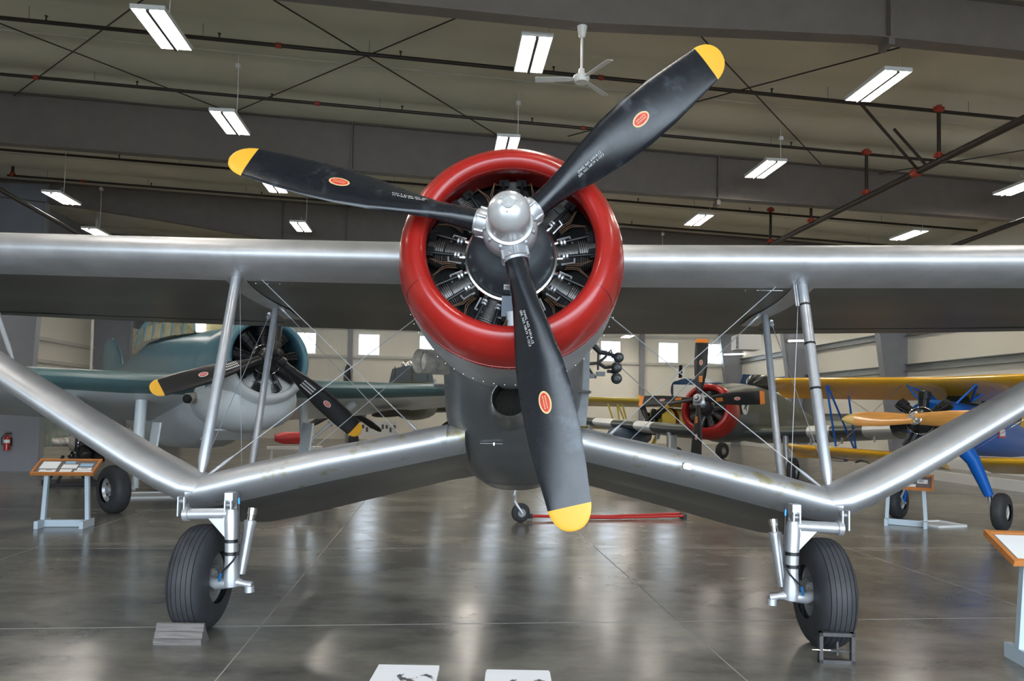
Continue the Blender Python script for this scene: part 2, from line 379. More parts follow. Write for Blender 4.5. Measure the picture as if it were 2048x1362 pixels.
branch(16.5, A0 + .1, A1 - .3, .30, 'dark sprinkler pipe just before the big middle beam', (-8.9, -2.9, 3.2), (-6.8, -3.9, -1, 2, 5, 8.3), .036)
branch(21.8, A0 + .1, A1 - .3, .30, 'dark sprinkler pipe just behind the big middle beam', (-6,), (-9.4, -4.2, 1, 6, 9.6), .036)
br4 = branch(24.4, -13.9, A1 - .3, .30, 'dark sprinkler pipe before the rear tapered beam', (-11.6,), (-9.5, -6, -2, 2.5, 6.5), .036)
# feed main running down the hall on the right, with risers up to the branches
M0 = WY(2075, 228, 12.0)
mainp = [(11.32, 13.0), (11.32, 32.5)]
ZM = 6.95
def mainpt(b, z=ZM, a=None): return B(MA if a is None else a, b, z)
MA = 7.6
mb = MB(); p_near = WZ(2100, 212, 7.0); p_far = WZ(1540, 490, 7.0)
mb.tube([p_near, p_far], .075, 12); o = mb.build('sprinkler_main_pipe', M_PIPE)
tag(o, 'thick dark feed pipe slanting down the hall under the right ceiling', 'pipe')
def on_main(px):   # point on the main with a given pixel column
    lo, hi = 0.0, 1.0
    for _ in range(30):
        t = (lo + hi) / 2; P = p_near.lerp(p_far, t) - CAMP; x = PCX + F_PX * P.dot(_R) / P.dot(_F)
        if x > px: lo = t
        else: hi = t
    return p_near.lerp(p_far, (lo + hi) / 2)
for px in (1878, 1733, 1622, 1541):
    P = on_main(px); a = P.dot(LA); top = V((P.x, P.y, ROOFZ(a) - .3))
    c = MB(); c.tube([P, top], .038, 10); c.build('riser_pipe', M_PIPE, o)
    for q, s in ((P + V((0, 0, .11)), .065), (top, .07)):
        c = MB(); c.tube([q - V((0, 0, .07)), q + V((0, 0, .07))], s * .85, 10); c.tube([q - LA * .1, q + LA * .1], s * .7, 10); c.build('pipe_coupling', M_RED, o)
P = on_main(1833); c = MB(); d = (p_far - p_near).normalized(); c.tube([P - d*.09, P + d*.09], .098, 12); c.build('pipe_coupling', M_RED, o)
for (px, q) in ((1838, (1722, 208)), (1855, (1788, 258))):
    P = on_main(px); d = ray(*q); t = 6.3 / d.z
    c = MB(); c.tube([P, CAMP + d * t], .03, 8); c.build('sway_brace', M_PIPE, o)
# second main, left
mb = MB(); mb.tube([WZ(-20, 368, 6.6), WZ(160, 470, 6.6)], .06, 10); o = mb.build('sprinkler_main_pipe', M_PIPE); tag(o, 'dark feed pipe slanting beside the left wall above the wing', 'pipe')
mb = MB(); mb.tube([WZ(2080, 428, 6.2), WZ(1905, 492, 6.2)], .06, 10); o = mb.build('sprinkler_main_pipe', M_PIPE); tag(o, 'dark feed pipe above the right end of the silver wing', 'pipe')
o = None
mb = MB(); P = WB(25, 348, 24.4); Q = V((P.x, P.y, ROOFZ(P.dot(LA)) + .02)); mb.tube([P, Q], .045, 10); mb.build('riser_pipe', M_PIPE, br4)
c = MB(); c.ball(P, .085, 0); c.build('pipe_elbow', M_RED, br4)

# ---------------------------------------------------------------- tube light fixtures
M_TUBE = emit('lamp_tubes', (1.0, 0.93, 0.84), LAMP)
def make_fixture():
    r = empty('light_fixture', (0, 0, 0), YAW, '', 'ceiling light', 'hanging twin tube lights')
    mb = MB(); mb.box((0, 0, .045), (.50, 1.22, .03))
    for s in (-1, 1): mb.box((.245*s, 0, .02), (.012, 1.22, .06)); mb.box((0, .605*s, .02), (.50, .012, .06))
    mb.build('housing', M_WHITE, r, smooth=False)
    mb = MB(); mb.box((0, 0, .0), (.05, 1.2, .085)); mb.build('centre_channel', mat('channel_grey', (.10, .085, .08), .6), r, smooth=False)
    for s in (-1, 1):
        mb = MB()
        for k in (-1, 0, 1): mb.tube([(.132*s + .060*k, -.58, .012), (.132*s + .060*k, .58, .012)], .021, 8)
        mb.build('tube_bank', M_TUBE, r)
    mb = MB(); mb.tube([(0, -.2, .06), (0, 0, .32), (0, .2, .06)], .005, 5); mb.build('hanger_wire', M_GIRT, r)
    return r
FX = make_fixture()
lights = [(-4.45, 11.05, 7.55, 'twin tube light cut by the top edge of the photo, left of the propeller'),
 (1.4, 11.05, 7.55, 'large twin tube light above the red cowling, beside the ceiling fan'),
 (7.6, 11.35, 7.55, 'large twin tube light right of the propeller, over the long slanting pipe'),
 (-4.45, 14.75, 7.55, 'twin tube light above the left propeller tip'),
 (1.35, 15.25, 7.55, 'twin tube light peeking out right behind the top of the red cowling'),
 (7.6, 15.8, 7.55, 'twin tube light on the middle beam, right of the upper right blade'),
 (14.1, 15.7, 7.4, 'twin tube light cut by the right edge of the photo'),
 (-4.5, 18.95, 7.55, 'twin tube light just below the left propeller blade'),
 (-4.6, 23.3, 7.55, 'small distant twin tube light left of centre, lowest under the left blade'),
 (7.65, 20.4, 7.55, 'small twin tube light above the silver wing, right of the red cowling'),
 (14.45, 20.5, 7.4, 'twin tube light just above the right silver wing near the photo edge'),
 (-10.9, 21.15, 7.55, 'twin tube light beside the upper left wall, upper of the two there'),
 (-11.6, 24.9, 7.45, 'twin tube light beside the upper left wall, lower of the two there'),
 (-10.6, 7.0, 7.5, 'twin tube light outside the left edge of the photo'),
 (1.4, 19.6, 7.55, 'twin tube light hidden behind the red cowling'),
 (1.4, 24, 7.55, 'twin tube light hidden behind the propeller hub'), (7.65, 25, 7.5, 'far twin tube light behind the right wing'),
 (-4.5, 28.5, 7.4, 'far twin tube light behind the left wing'), (10.0, 37.5, 5.85, 'distant light just under the right wing near the back wall windows'),
 (1.4, 29.5, 7.5, 'far twin tube light straight behind the cowling'), (14.3, 26, 7.3, 'far twin tube light by the right rear wall'), (7.6, 31.2, 7.4, 'rear row twin tube light on the right'), (14.3, 31, 7.3, 'rear row twin tube light beside the right wall'),
 (-4.5, 36.5, 7.5, 'last row twin tube light left of centre'), (1.4, 36.5, 7.5, 'last row twin tube light at centre'), (7.6, 36.5, 7.5, 'last row twin tube light right of centre'), (14.3, 36.5, 7.3, 'last row twin tube light on the right'),
 (-4.45, 6.8, 7.55, 'twin tube light overhead, left above the camera'), (1.4, 6.8, 7.55, 'twin tube light overhead, centre above the camera'), (7.6, 6.8, 7.55, 'twin tube light overhead, right above the camera'),
 (-4.45, 1.5, 7.55, 'twin tube light behind the camera on the left'), (1.4, 1.5, 7.55, 'twin tube light behind the camera in the middle'), (7.6, 1.5, 7.55, 'twin tube light behind the camera on the right')]
NY = .6
for i, (a, b, z, lab) in enumerate(lights):
    P = B(a, b + NY, z)
    if i == 0: FX.location = P; FX['label'] = lab; FX0 = FX
LCOPY = [FX] + [dup(FX, B(a, b + NY, z), YAW, lab, 'hanging twin tube lights') for (a, b, z, lab) in lights[1:]]
for r, (a, b, z, lab) in zip(LCOPY, lights):
    top = ROOFZ(a + .22) - z; bx = top - .30
    mb = MB(); mb.tube([(.22, -.35, .06), (.225, -.33, bx*.5), (.22, -.34, bx), (.22, -.34, top)], .008, 6); mb.box((.22, -.34, bx), (.09, .09, .09)); mb.build('power_cord', M_WHITE, r)
def wall_light(p0, p1, label):
    c = (p0 + p1) / 2; d = p1 - p0
    r = empty('wall_light', c, 0, label, 'wall light')
    mb = MB(); mb.tube([-d/2, d/2], .045, 8); mb.build('tube_cover', emit('wall_tube', (1, .97, .92), 3), r)
    mb = MB(); mb.tube([-d/2 + DB*.05, d/2 + DB*.05], .05, 6); mb.build('mounting_rail', M_WHITE, r)
wall_light(WB(1448, 709, 40.6), WB(1514, 707, 40.6), 'slim bright tube light under the white wall heater')
wall_light(WB(1577, 682, 33.0), WB(1655, 680, 33.0), 'slim bright tube light behind the right rear wing strut')

# ---------------------------------------------------------------- ceiling fan
fc = WY(1163, 158, 10.75)
r = empty('ceiling_fan', fc, 0, 'white three-bladed ceiling fan hanging from the front beam above the propeller', 'ceiling fan')
mb = MB(); mb.lathe([(-.05, .02), (-.055, .10), (.0, .125), (.04, .12), (.055, .05), (.06, .05), (.15, .045), (.16, .02)], n=20, cap=True); mb.build('motor', M_WHITE, r)
ztop = 7.50 - fc.z
mb = MB(); mb.tube([(0, 0, .12), (0, 0, ztop - .12)], .018, 8); mb.build('down_rod', M_WHITE, r)
mb = MB(); mb.lathe([(ztop - .17, .03), (ztop - .15, .05), (ztop - .02, .075), (ztop, .08)], n=16, cap=True); mb.box((0, 0, ztop + .03), (.10, .06, .07)); mb.build('ceiling_mount', M_WHITE, r)
for a in (176, 300, 52):
    e = V((cos(radians(a)), sin(radians(a)), 0)); t = V((-e.y, e.x, 0)); t2 = t * cos(.2) + V((0, 0, sin(.2)))
    mb = MB(); mb.loft([[e*s - t2*w_ + V((0, 0, h_)) for (w_, h_) in ((ww, .003), (-ww, .003), (-ww, -.003), (ww, -.003))] for s, ww in ((.1, .03), (.2, .05), (.68, .062), (.70, .055))])
    mb.build('fan_blade', M_WHITE, r)

# ================================================================ THE SILVER AIRCRAFT (centre)
PSI = .025; XC = -.13
AX = V((cos(PSI), -sin(PSI), 0)); AN = V((sin(PSI), cos(PSI), 0)); AO = V((XC, 0, 0)) + AN * 5.4
PLANE = empty('airplane', AO, -PSI, 'big silver high-wing airplane in the centre with red engine ring and W-shaped lower wing', 'airplane')
def AP(px, py, ya):                    # pixel -> aircraft-local point on the plane y = ya - 5.4
    d = ray(px, py); t = ((AO - CAMP).dot(AN) + (ya - 5.4)) / d.dot(AN); P = CAMP + d*t - AO
    return V((P.dot(AX), P.dot(AN), P.z))
def L(x, y, z): return V((x, y - 5.4, z))
def mir(p): return V((-p[0], p[1], p[2]))
TH = radians(11.5)
HUBP = L(0, 4.05, 2.68)
ZE = V((0, -cos(TH), sin(TH)))
ENG = frame(HUBP, ZE)                  # x right, y up, z forward, origin at the hub

def propeller_blades(parent, ENGM, angs, R, mats, prof, spin_root=.15, tip=.14, decal=True, root_r=.066, hubmat=None, s=1.0, decmats=None):
    # prof: list of (r, chord, pitch deg, thickness); blade advances counter-clockwise seen from the front
    for a in angs:
        er = V((cos(a), sin(a), 0)); et = V((-sin(a), cos(a), 0)); rings = []; mi = []
        pr = list(prof)
        for k in range(len(pr)):
            r_, c_, be, t_ = pr[k]; be = radians(be); cd = et * cos(be) + V((0, 0, sin(be))); nn = V((0, 0, cos(be))) - et * sin(be)
            ring = []
            for j in range(20):
                an = 2*pi*j/20; u = cos(an); h = sin(an)
                rf = max(0, min(1, (r_ - .3*s) / (.3*s)))
                hh = h * (1 + .25*rf if h > 0 else 1 - .5*rf) * (1 - .0 * u)
                if rf > 0: hh *= (1 + .25 * u * rf)
                ring.append(er*r_ + cd*(u*c_/2) + nn*(hh*t_/2))
            rings.append(ring)
            mi.append(1 if r_ >= R - tip - 1e-4 else 0)
        mb = MB(ENGM); mb.loft(rings, mi); mb.build('blade', mats[:2], parent, ang=60)
        if decal:
            # oval maker's decal and stencil lines
            def on(r_, off, lift=.004):
                for k in range(len(pr) - 1):
                    if pr[k][0] <= r_ <= pr[k+1][0]:
                        q = (r_ - pr[k][0]) / (pr[k+1][0] - pr[k][0]); c_, be, t_ = [pr[k][m]*(1-q) + pr[k+1][m]*q for m in (1, 2, 3)]
                        be = radians(be); cd = et*cos(be) + V((0, 0, sin(be))); nn = V((0, 0, cos(be))) - et*sin(be)
                        u = off / (c_/2); hh = sqrt(max(0, 1-u*u)) * 1.25 * (1 + .25*u) * t_/2
                        return er*r_ + cd*off + nn*(hh + lift)
                return er*r_
            rc = .60 * R
            for (sx, sy, lift, mm) in ((.062*s, .036*s, .0022, decmats[1]), (.052*s, .027*s, .0034, decmats[0])):
                mb = MB(ENGM); ring = [on(rc + sx*cos(2*pi*k/24), sy*sin(2*pi*k/24), lift) for k in range(24)]; c = on(rc, 0, lift)
                ci = mb.pt(c); ids = [mb.pt(p) for p in ring]
                for k in range(24): mb.face((ci, ids[k], ids[(k+1) % 24]))
                mb.build('maker_decal', mm, parent)
            mb = MB(ENGM)
            for (q, lf) in ((-.010, .0046), (0.004, .0046)):
                for kx in range(7):
                    r0 = rc - .036*s + kx*.0105*s
                    mb.quad(on(r0, q*s, lf), on(r0 + .006*s, q*s, lf), on(r0 + .009*s, (q + .007)*s, lf), on(r0 + .003*s, (q + .007)*s, lf))
            mb.build('decal_script', decmats[1], parent, smooth=False)
            yield er, et, on
        else: yield er, et, None

prop = MB(ENG)
prop.lathe([(-.11, .10), (-.095, .135), (-.05, .155), (.02, .158), (.055, .145), (.075, .125)], n=40, cap=True)
for k in range(12):
    a = 2*pi*k/12 + .2; x, y = cos(a), sin(a)
    prop.tube([(x*.142, y*.142, .04), (x*.142, y*.142, .078)], .0085, 8)
for a in (165, 43.5, -77.5):
    a = radians(a); e = V((cos(a), sin(a), 0)); prop.tube([e*.05, e*.13, e*.165, e*.182, e*.186, e*.20], [.070, .074, .078, .084, .074, .072], 24)
    for k in range(6):
        t = 2*pi*(k+.5)/6; n_ = V((-sin(a), cos(a), 0)); q = e*.135 + (n_*cos(t) + V((0, 0, 1))*sin(t))*.080; prop.tube([q, q + e*.052], .0085, 8)
P_HUB = prop.build('propeller', M_SILVER, PLANE)
mb = MB(ENG); mb.lathe([(.06, .125), (.075, .132), (.085, .132), (.09, .118), (.20, .117)] + [(.20 + .117*sin(t), .117*cos(t)) for t in [pi/2*k/8 for k in range(1, 8)]] + [(.317, .03)], n=40, cap=True)
mb.lathe([(.312, .031), (.325, .031), (.325, .012), (.335, .012), (.335, .002)], n=20, cap=True)
for k in (0, 1, 2):
    a = 2*pi*k/3 + .4; mb.tube([(cos(a)*.045, sin(a)*.045, .30), (cos(a)*.047, sin(a)*.047, .318)], .006, 6)
mb.build('spinner_dome', M_DOME, P_HUB)
BP = [(.19, .132, 60, .132), (.25, .134, 52, .13), (.33, .142, 45, .115), (.45, .175, 39, .085), (.6, .228, 33, .062), (.8, .285, 28, .048), (1.0, .308, 25, .038), (1.2, .300, 22, .030), (1.38, .272, 19, .024), (1.50, .247, 18, .020)]
RT = 1.70
for k in range(9):
    u = k / 8.0; rr = 1.545 + (RT - 1.545) * sin(u * pi / 2); BP.append((rr, max(.012, .238 * cos(u * pi / 2) ** .85), 17, .018 * (1 - .7*u)))
def text_mesh(txt, size):
    cu = bpy.data.curves.new('stencil', 'FONT'); cu.body = txt; cu.size = size; cu.align_x = 'CENTER'; cu.resolution_u = 2
    ob = bpy.data.objects.new('stencil', cu); COL.objects.link(ob)
    dg = bpy.context.evaluated_depsgraph_get(); me = bpy.data.meshes.new_from_object(ob.evaluated_get(dg)); bpy.data.objects.remove(ob)
    return [v.co.copy() for v in me.vertices], [tuple(p.vertices) for p in me.polygons]
TX, TF = text_mesh('DWG. NO. 6101A-12\nSER. NO. NK19  L-1213', .021)
for (er, et, on), flip in zip(propeller_blades(P_HUB, ENG, [radians(165), radians(43.5), radians(-77.5)], RT, [M_BLADE, M_YEL], BP, decmats=(M_DECR, M_DECT)), (1, 1, 1)):
    mb = MB(ENG); ids = [mb.pt(on(.60 + p.x*1.0, (p.y + .005) * 1.0, .003)) for p in TX]
    for f in TF: mb.face([ids[i] for i in f])
    mb.build('stencil_lettering', M_STEN, P_HUB, smooth=False)

# engine
M_PUSH = mat('pushrod_black', (.008, .008, .009), .3, spec=.25)
mb = MB(ENG); mb.lathe([(-.10, .10), (-.13, .12), (-.16, .19), (-.22, .235), (-.32, .255), (-.42, .262), (-.60, .262)], n=48, cap=True)
CR = mb.build('crankcase', M_ENG, PLANE)
mb = MB(ENG)
ringz = -.40; Rr = .275
mb.tube([(Rr*cos(2*pi*k/48), Rr*sin(2*pi*k/48), ringz) for k in range(49)], .016, 8, cap=False)
for k in range(18):
    a = 2*pi*k/18; x, y = cos(a), sin(a); mb.tube([(x*Rr, y*Rr, ringz), (x*(Rr+.045), y*(Rr+.045), ringz + .01)], .012, 8)
mb.build('ignition_ring', M_CHROME, CR)
mb = MB(ENG); mb.box((.0, -.33, -.40), (.10, .13, .10)); mb.build('oil_sump', mat('sump_grey', (.14, .16, .19), .35), CR)
mb = MB(ENG); mb.tube([(.03, -.36, -.36), (.035, -.50, -.40)], .05, 12); mb.build('sump_sleeve', M_LGREY, CR)
mb = MB(ENG); mb.box((-.01, -.235, -.245), (.05, .06, .012)); mb.build('data_plate', M_CHROME, CR)
for c in range(9):
    a = radians(90 + 40*c); e = V((cos(a), sin(a), 0)); t = V((-sin(a), cos(a), 0)); zc = -.50
    prof = []
    M = frame(ENG @ (e*.26 + V((0, 0, zc))), (ENG.to_3x3() @ e), (ENG.to_3x3() @ t))
    p = [(0, .07), (.015, .07)]
    for k in range(17):
        z0 = .015 + k*.0085; p += [(z0, .070), (z0, .088), (z0 + .003, .088), (z0 + .003, .070)]
    z0 = .165
    for k in range(9):
        z1 = z0 + k*.013; w_ = .112 - .0016*k*k*.35; p += [(z1, .085), (z1, w_), (z1 + .004, w_), (z1 + .004, .085)]
    p += [(z0 + .12, .06), (z0 + .125, .001)]
    mb = MB(); mb.lathe(p, M, n=28)
    CY = mb.build('cylinder', M_FIN, PLANE, ang=30)
    mb = MB(ENG)
    for s in (-1, 1):
        q = e*.50 + t*(.055*s) + V((0, 0, zc + .10)); mb.box(q, (.045, .06, .05), 0, Matrix((e, t, V((0, 0, 1)))).transposed())
        mb.build('rocker_box', M_BLK, CY, smooth=False); mb = MB(ENG)
    mb = MB(ENG)
    for s in (-1, 1): mb = MB(ENG); mb.tube([e*.30 + t*(.045*s) + V((0, 0, zc + .115)), e*.50 + t*(.062*s) + V((0, 0, zc + .12))], .0115, 8); mb.build('pushrod_tube', M_PUSH, CY)
    for s in (-1, 1):
        mb = MB(ENG)
        for q in (.315, .335): mb.tube([e*q + t*(.045*s) + V((0, 0, zc + .115)), e*(q+.012) + t*(.0455*s) + V((0, 0, zc + .116))], .018, 8)
        mb.tube([e*.30 + t*.082*s + V((0, 0, zc + .08)), e*.38 + t*.088*s + V((0, 0, zc + .09)), e*.39 + t*.04*s + V((0, 0, zc + .10))], .007, 6)
        mb.build('clamp_fitting', M_SILVER, CY)
    for s in (-1, 1):
        mb = MB(ENG)
        for w2 in (0, .012):
            p0 = e*.325 + t*((.10 + w2)*s) + V((0, 0, ringz + .02)); p1 = e*.40 + t*((.125 + w2)*s) + V((0, 0, zc + .15)); p2 = e*(.47 + w2) + t*(.115*s) + V((0, 0, zc + .15)); p3 = e*.50 + t*(.085*s) + V((0, 0, zc + .09))
            mb.tube([p0, p0.lerp(p1, .6) + V((0, 0, .01)), p1, p2, p3], .0027, 6)
        mb.build('ignition_lead', M_COPPER, CY)
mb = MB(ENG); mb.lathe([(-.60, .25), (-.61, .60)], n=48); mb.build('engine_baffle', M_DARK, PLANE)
# cowling: red nose ring, grey body
RINGP = [(-.52, .575), (-.38, .555), (-.30, .525), (-.24, .505), (-.205, .502), (-.175, .512), (-.155, .535), (-.150, .560), (-.160, .592), (-.19, .625), (-.235, .655), (-.30, .675), (-.38, .686), (-.47, .692)]
mb = MB(ENG); mb.lathe(RINGP, n=96); CW = mb.build('cowling_ring', M_COWLRED, PLANE, ang=60)
mb = MB(ENG)
for k in range(44):
    a = 2*pi*k/44; mb.ball((.6935*cos(a), .6935*sin(a), -.44), .0065, 0, 6, 4)
mb.build('rivet_row', mat('red_rivet', (.35, .02, .012), .35), CW)
mb = MB(ENG); mb.tube([(.6935*cos(2*pi*k/72), .6935*sin(2*pi*k/72), -.415) for k in range(73)], .0028, 5, cap=False); mb.build('clamp_band', M_COWLRED, CW)
mb = MB(ENG)
for a in (96, 205, 333): 
    mb = MB(ENG); a = radians(a); pts = [(r_ * cos(a), r_ * sin(a), z_) for z_, r_ in [(z, r + .0012) for z, r in RINGP[5:]]]; mb.tube(pts, .0012, 4); mb.build('ring_joint', M_BLK, CW)
mb = MB(ENG); mb.lathe([(-.47, .690), (-.60, .698), (-.85, .69), (-1.1, .66), (-1.35, .61)], n=72); mb.build('cowling', M_ALU, PLANE, ang=60)

# fuselage
def fus_ring(y, hw, zt, zb, ex=2.6, n=40, exb=None):
    cz = (zt + zb)/2; hz = (zt - zb)/2; out = []
    for k in range(n):
        a = 2*pi*k/n; c, s_ = cos(a), sin(a); e_ = ex if s_ > 0 else (exb or ex)
        out.append(L(hw*math.copysign(abs(c)**(2/e_), c), y, cz + hz*math.copysign(abs(s_)**(2/e_), s_)))
    return out
secs = [(5.02, .46, 3.1, 1.92, 2.6), (5.2, .50, 3.1, 1.76, 3.2), (5.45, .53, 3.1, 1.52, 4.2), (5.7, .545, 3.1, 1.36, 5), (6.0, .545, 3.1, 1.20, 4.6), (6.35, .535, 3.08, 1.03, 3.6), (6.8, .52, 3.05, .93, 3.0), (7.6, .50, 3.0, .84, 3.0), (8.6, .44, 2.85, .78, 3), (9.8, .33, 2.3, .68, 2.6), (11.2, .20, 1.75, .55, 2.2), (12.4, .07, 1.5, .75, 2)]
mb = MB(); mb.loft([fus_ring(*s) for s in secs]); 
M_FUS = mat('fuselage_silver', (0.25, 0.255, 0.262), 0.33, 0.75, var=.14, scale=3, rvar=.03, detail=9)
FU = mb.build('fuselage', M_FUS, PLANE, ang=70)
mb = MB()
for y, hw, zb, e_ in ((5.72, .54, 1.372, 3.8), (6.4, .53, 1.015, 3.2), (6.9, .52, .92, 3.)):
    for s in (1,):
        r_ = [p for p in fus_ring(y, hw + .002, 3.1, zb - .002, e_, 80) if p.z < 1.9]
        r_.sort(key=lambda p: p.x); mb = MB(); mb.tube(r_, .003, 4); mb.build('panel_seam', M_DARK, FU)
mb = MB(); 
for k in range(-5, 6): mb.ball(L(k*.085, 5.60, 1.452), .004, 0, 6, 4)
for k in range(26): 
    a = radians(200 + 140*k/25); mb.ball(ENG @ V((.712*cos(a), .712*sin(a), -.78)) , .004, 0, 6, 4)
mb.build('rivet_row', M_CHROME, FU)
# oil cooler intake under the cowling
c0 = AP(1019, 797, 4.86); ax = V((0, -1, .10)).normalized(); M = frame(c0, ax)
mb = MB(); mb.lathe([(-.75, .17), (-.35, .165), (-.10, .145), (-.01, .128), (.0, .122), (-.01, .113), (-.09, .108), (-.24, .105)], M, n=40); SCP = mb.build('oil_cooler_scoop', M_FUS, PLANE, ang=70)
mb = MB(); mb.lathe([(-.02, .1295), (.0, .1275), (.008, .121), (.0, .113), (-.02, .1105)], M, n=40); mb.build('scoop_lip', M_CHROME, SCP)
mb = MB(); mb.lathe([(-.235, .11), (-.236, .001)], M, n=32); mb.lathe([(-.03, .1115), (-.09, .107), (-.235, .104)], M, n=32)
mg = mat('cooler_core', (.02, .018, .016), .9, spec=.05)
mb.build('cooler_core', mg, SCP)
mb = MB(M)
for k in range(-9, 10):
    h_ = sqrt(max(0, .103**2 - (k*.011)**2)); mb.tube([(k*.011, -h_, -.225), (k*.011, h_, -.225)], .0007, 4); mb.tube([(-h_, k*.011, -.225), (h_, k*.011, -.225)], .0007, 4)
mb.build('cooler_mesh', mat('mesh_wire', (.10, .09, .075), .7, spec=.1), SCP)
mb = MB(); mb.box(AP(1021, 847, 5.28), (.10, .10, .035)); mb.build('drain_outlet', M_DARK, SCP)
# exhaust stack on the left, steps, fittings
p0 = AP(838, 722, 5.12); p1 = AP(905, 727, 5.32) 
mb = MB(); mb.tube([p0, p0.lerp(p1, .5), p1, p1 + V((.12, .25, 0))], [.088, .09, .085, .08], 20, cap=False); mb.build('exhaust_stack', M_RUST, PLANE)
mb = MB(); mb.tube([p0 + (p1-p0)*.25, p0 + (p1-p0)*.30], [.08, .001], 20, cap=False); mb.build('exhaust_mouth', M_RUST, PLANE)
for q0, q1, y in (((868, 772), (914, 771), 5.35), ((1140, 783), (1181, 784), 5.4)):
    mb = MB(); mb.tube([AP(*q0, y), AP(*q1, y)], .012, 8); mb.tube([AP(*q1, y), AP(*q1, y) + V((0, .15, 0))] if q0[0] > 1000 else [AP(*q0, y), AP(*q0, y) + V((0, .15, 0))], .010, 6); mb.build('step_bar', mat('step_steel', (.12, .11, .10), .4, .6), PLANE)
mb = MB(); q = AP(1170, 790, 5.25)
mb.loft([[AP(x, y, 5.55) for x, y in ((1140, 725), (1180, 700), (1178, 790), (1172, 852), (1140, 852))], [AP(x, y, 5.62) for x, y in ((1140, 725), (1180, 700), (1178, 790), (1172, 852), (1140, 852))]])
mb.build('side_flap', mat('flap_grey', (.17, .175, .18), .6, .0, var=.2, scale=9), PLANE)
mb = MB(); mb.tube([AP(960, 887, 5.62), AP(1005, 888, 5.60)], .0018, 5); mb.box(AP(988, 888, 5.60), (.010, .012, .022)); mb.build('latch', M_CHROME, PLANE)
# dark bracket with three round canisters
mb = MB(); ya = 5.9
for pts, r_ in ((((1172, 728), (1196, 726), (1210, 715), (1222, 700), (1226, 716)), .012), (((1172, 728), (1185, 748), (1192, 756)), .010), (((1185, 690), (1200, 705), (1214, 706)), .02), (((1196, 726), (1210, 735), (1232, 733)), .014), (((1214, 706), (1240, 716)), .016), (((1214, 742), (1236, 745)), .014), (((1197, 700), (1196, 740)), .009), (((1176, 690), (1172, 728)), .009)):
    mb.tube([AP(*p, ya) for p in pts], r_, 8)
for p, w_ in (((1178, 752), .09), ((1201, 748), .07)): mb.box(AP(*p, ya), (w_, .05, .035))
CB = mb.build('canister_bracket', M_BLK, PLANE)
for p, r_ in (((1237, 715), .042), ((1233, 735), .043), ((1233, 757), .044)):
    q = AP(*p, ya - .02); mb = MB(); mb.lathe([(-.08, r_*.8), (-.07, r_), (.03, r_), (.04, r_*.7), (.042, r_*.35), (.03, r_*.3), (.03, .001)], frame(q, (-.1, -1, -.1)), n=20); mb.build('canister', M_BLK, CB)
# tail, mostly behind the fuselage
mb = MB(); mb.loft([[L(s*.02, y, z) for s, y in ((-1, 11.2), (-1, 12.6), (1, 12.6), (1, 11.2))] if k == 0 else [L(s*.008, y, z) for s, y in ((-1, 11.8), (-1, 12.5), (1, 12.5), (1, 11.8))] for k, z in ((0, 1.3), (1, 2.6))]); mb.build('tail_fin', M_ALU2, PLANE)
# wheels at the tail
tw = L(.02, 11.0, .145); mb = MB(); Mw = frame(tw, (.45, -1, 0), (1, .45, 0))
def tyre(mb, M, R, W, rim, mi=0, n=48, grooves=()):
    h = W/2; p = []
    for k in range(25):
        t = -pi/2 + pi*k/24; cx_ = sin(t); cy_ = cos(t)
        zz = h*math.copysign(abs(cx_)**.75, cx_); rr = rim + (R - rim)*(cy_**.55 if cy_ > 0 else 0)
        p.append([zz, rr])
    q = []
    for (z, r) in p: q.append((z, r))
    out = []
    for i in range(len(q) - 1):
        out.append(q[i])
        for g in grooves:
            gz = g*h
            if q[i][0] < gz <= q[i+1][0]:
                f = (gz - q[i][0])/(q[i+1][0]-q[i][0]); r_ = q[i][1]*(1-f) + q[i+1][1]*f; e = .0022
                out += [(gz - e, r_), (gz - e*.6, r_ - .008), (gz + e*.6, r_ - .008), (gz + e, r_)]
    out.append(q[-1])
    mb.lathe(out, M, n=n, mi=mi)
tyre(mb, Mw, .145, .10, .065); TW = mb.build('tail_wheel', M_TYRE, PLANE)
mb = MB(); mb.lathe([(-.045, .072), (-.03, .055), (-.03, .03), (-.05, .02), (-.05, .001)], Mw, n=24); mb.lathe([(.045, .072), (.03, .055), (.03, .03), (.05, .02), (.05, .001)], Mw, n=24); mb.build('wheel_hub', M_SILVER, TW)
mb = MB(); mb.tube([tw + V((.03, -.075, 0)), tw + V((-.02, -.08, .07)), tw + V((-.09, -.06, .17)), L(-.08, 11.05, .38), L(-.03, 11.1, .62)], [.02, .022, .026, .03, .03], 8); mb.tube([tw + V((.03, -.09, 0)), tw + V((-.03, .06, 0))], .014, 8); mb.build('tail_fork', M_SILVER, TW)

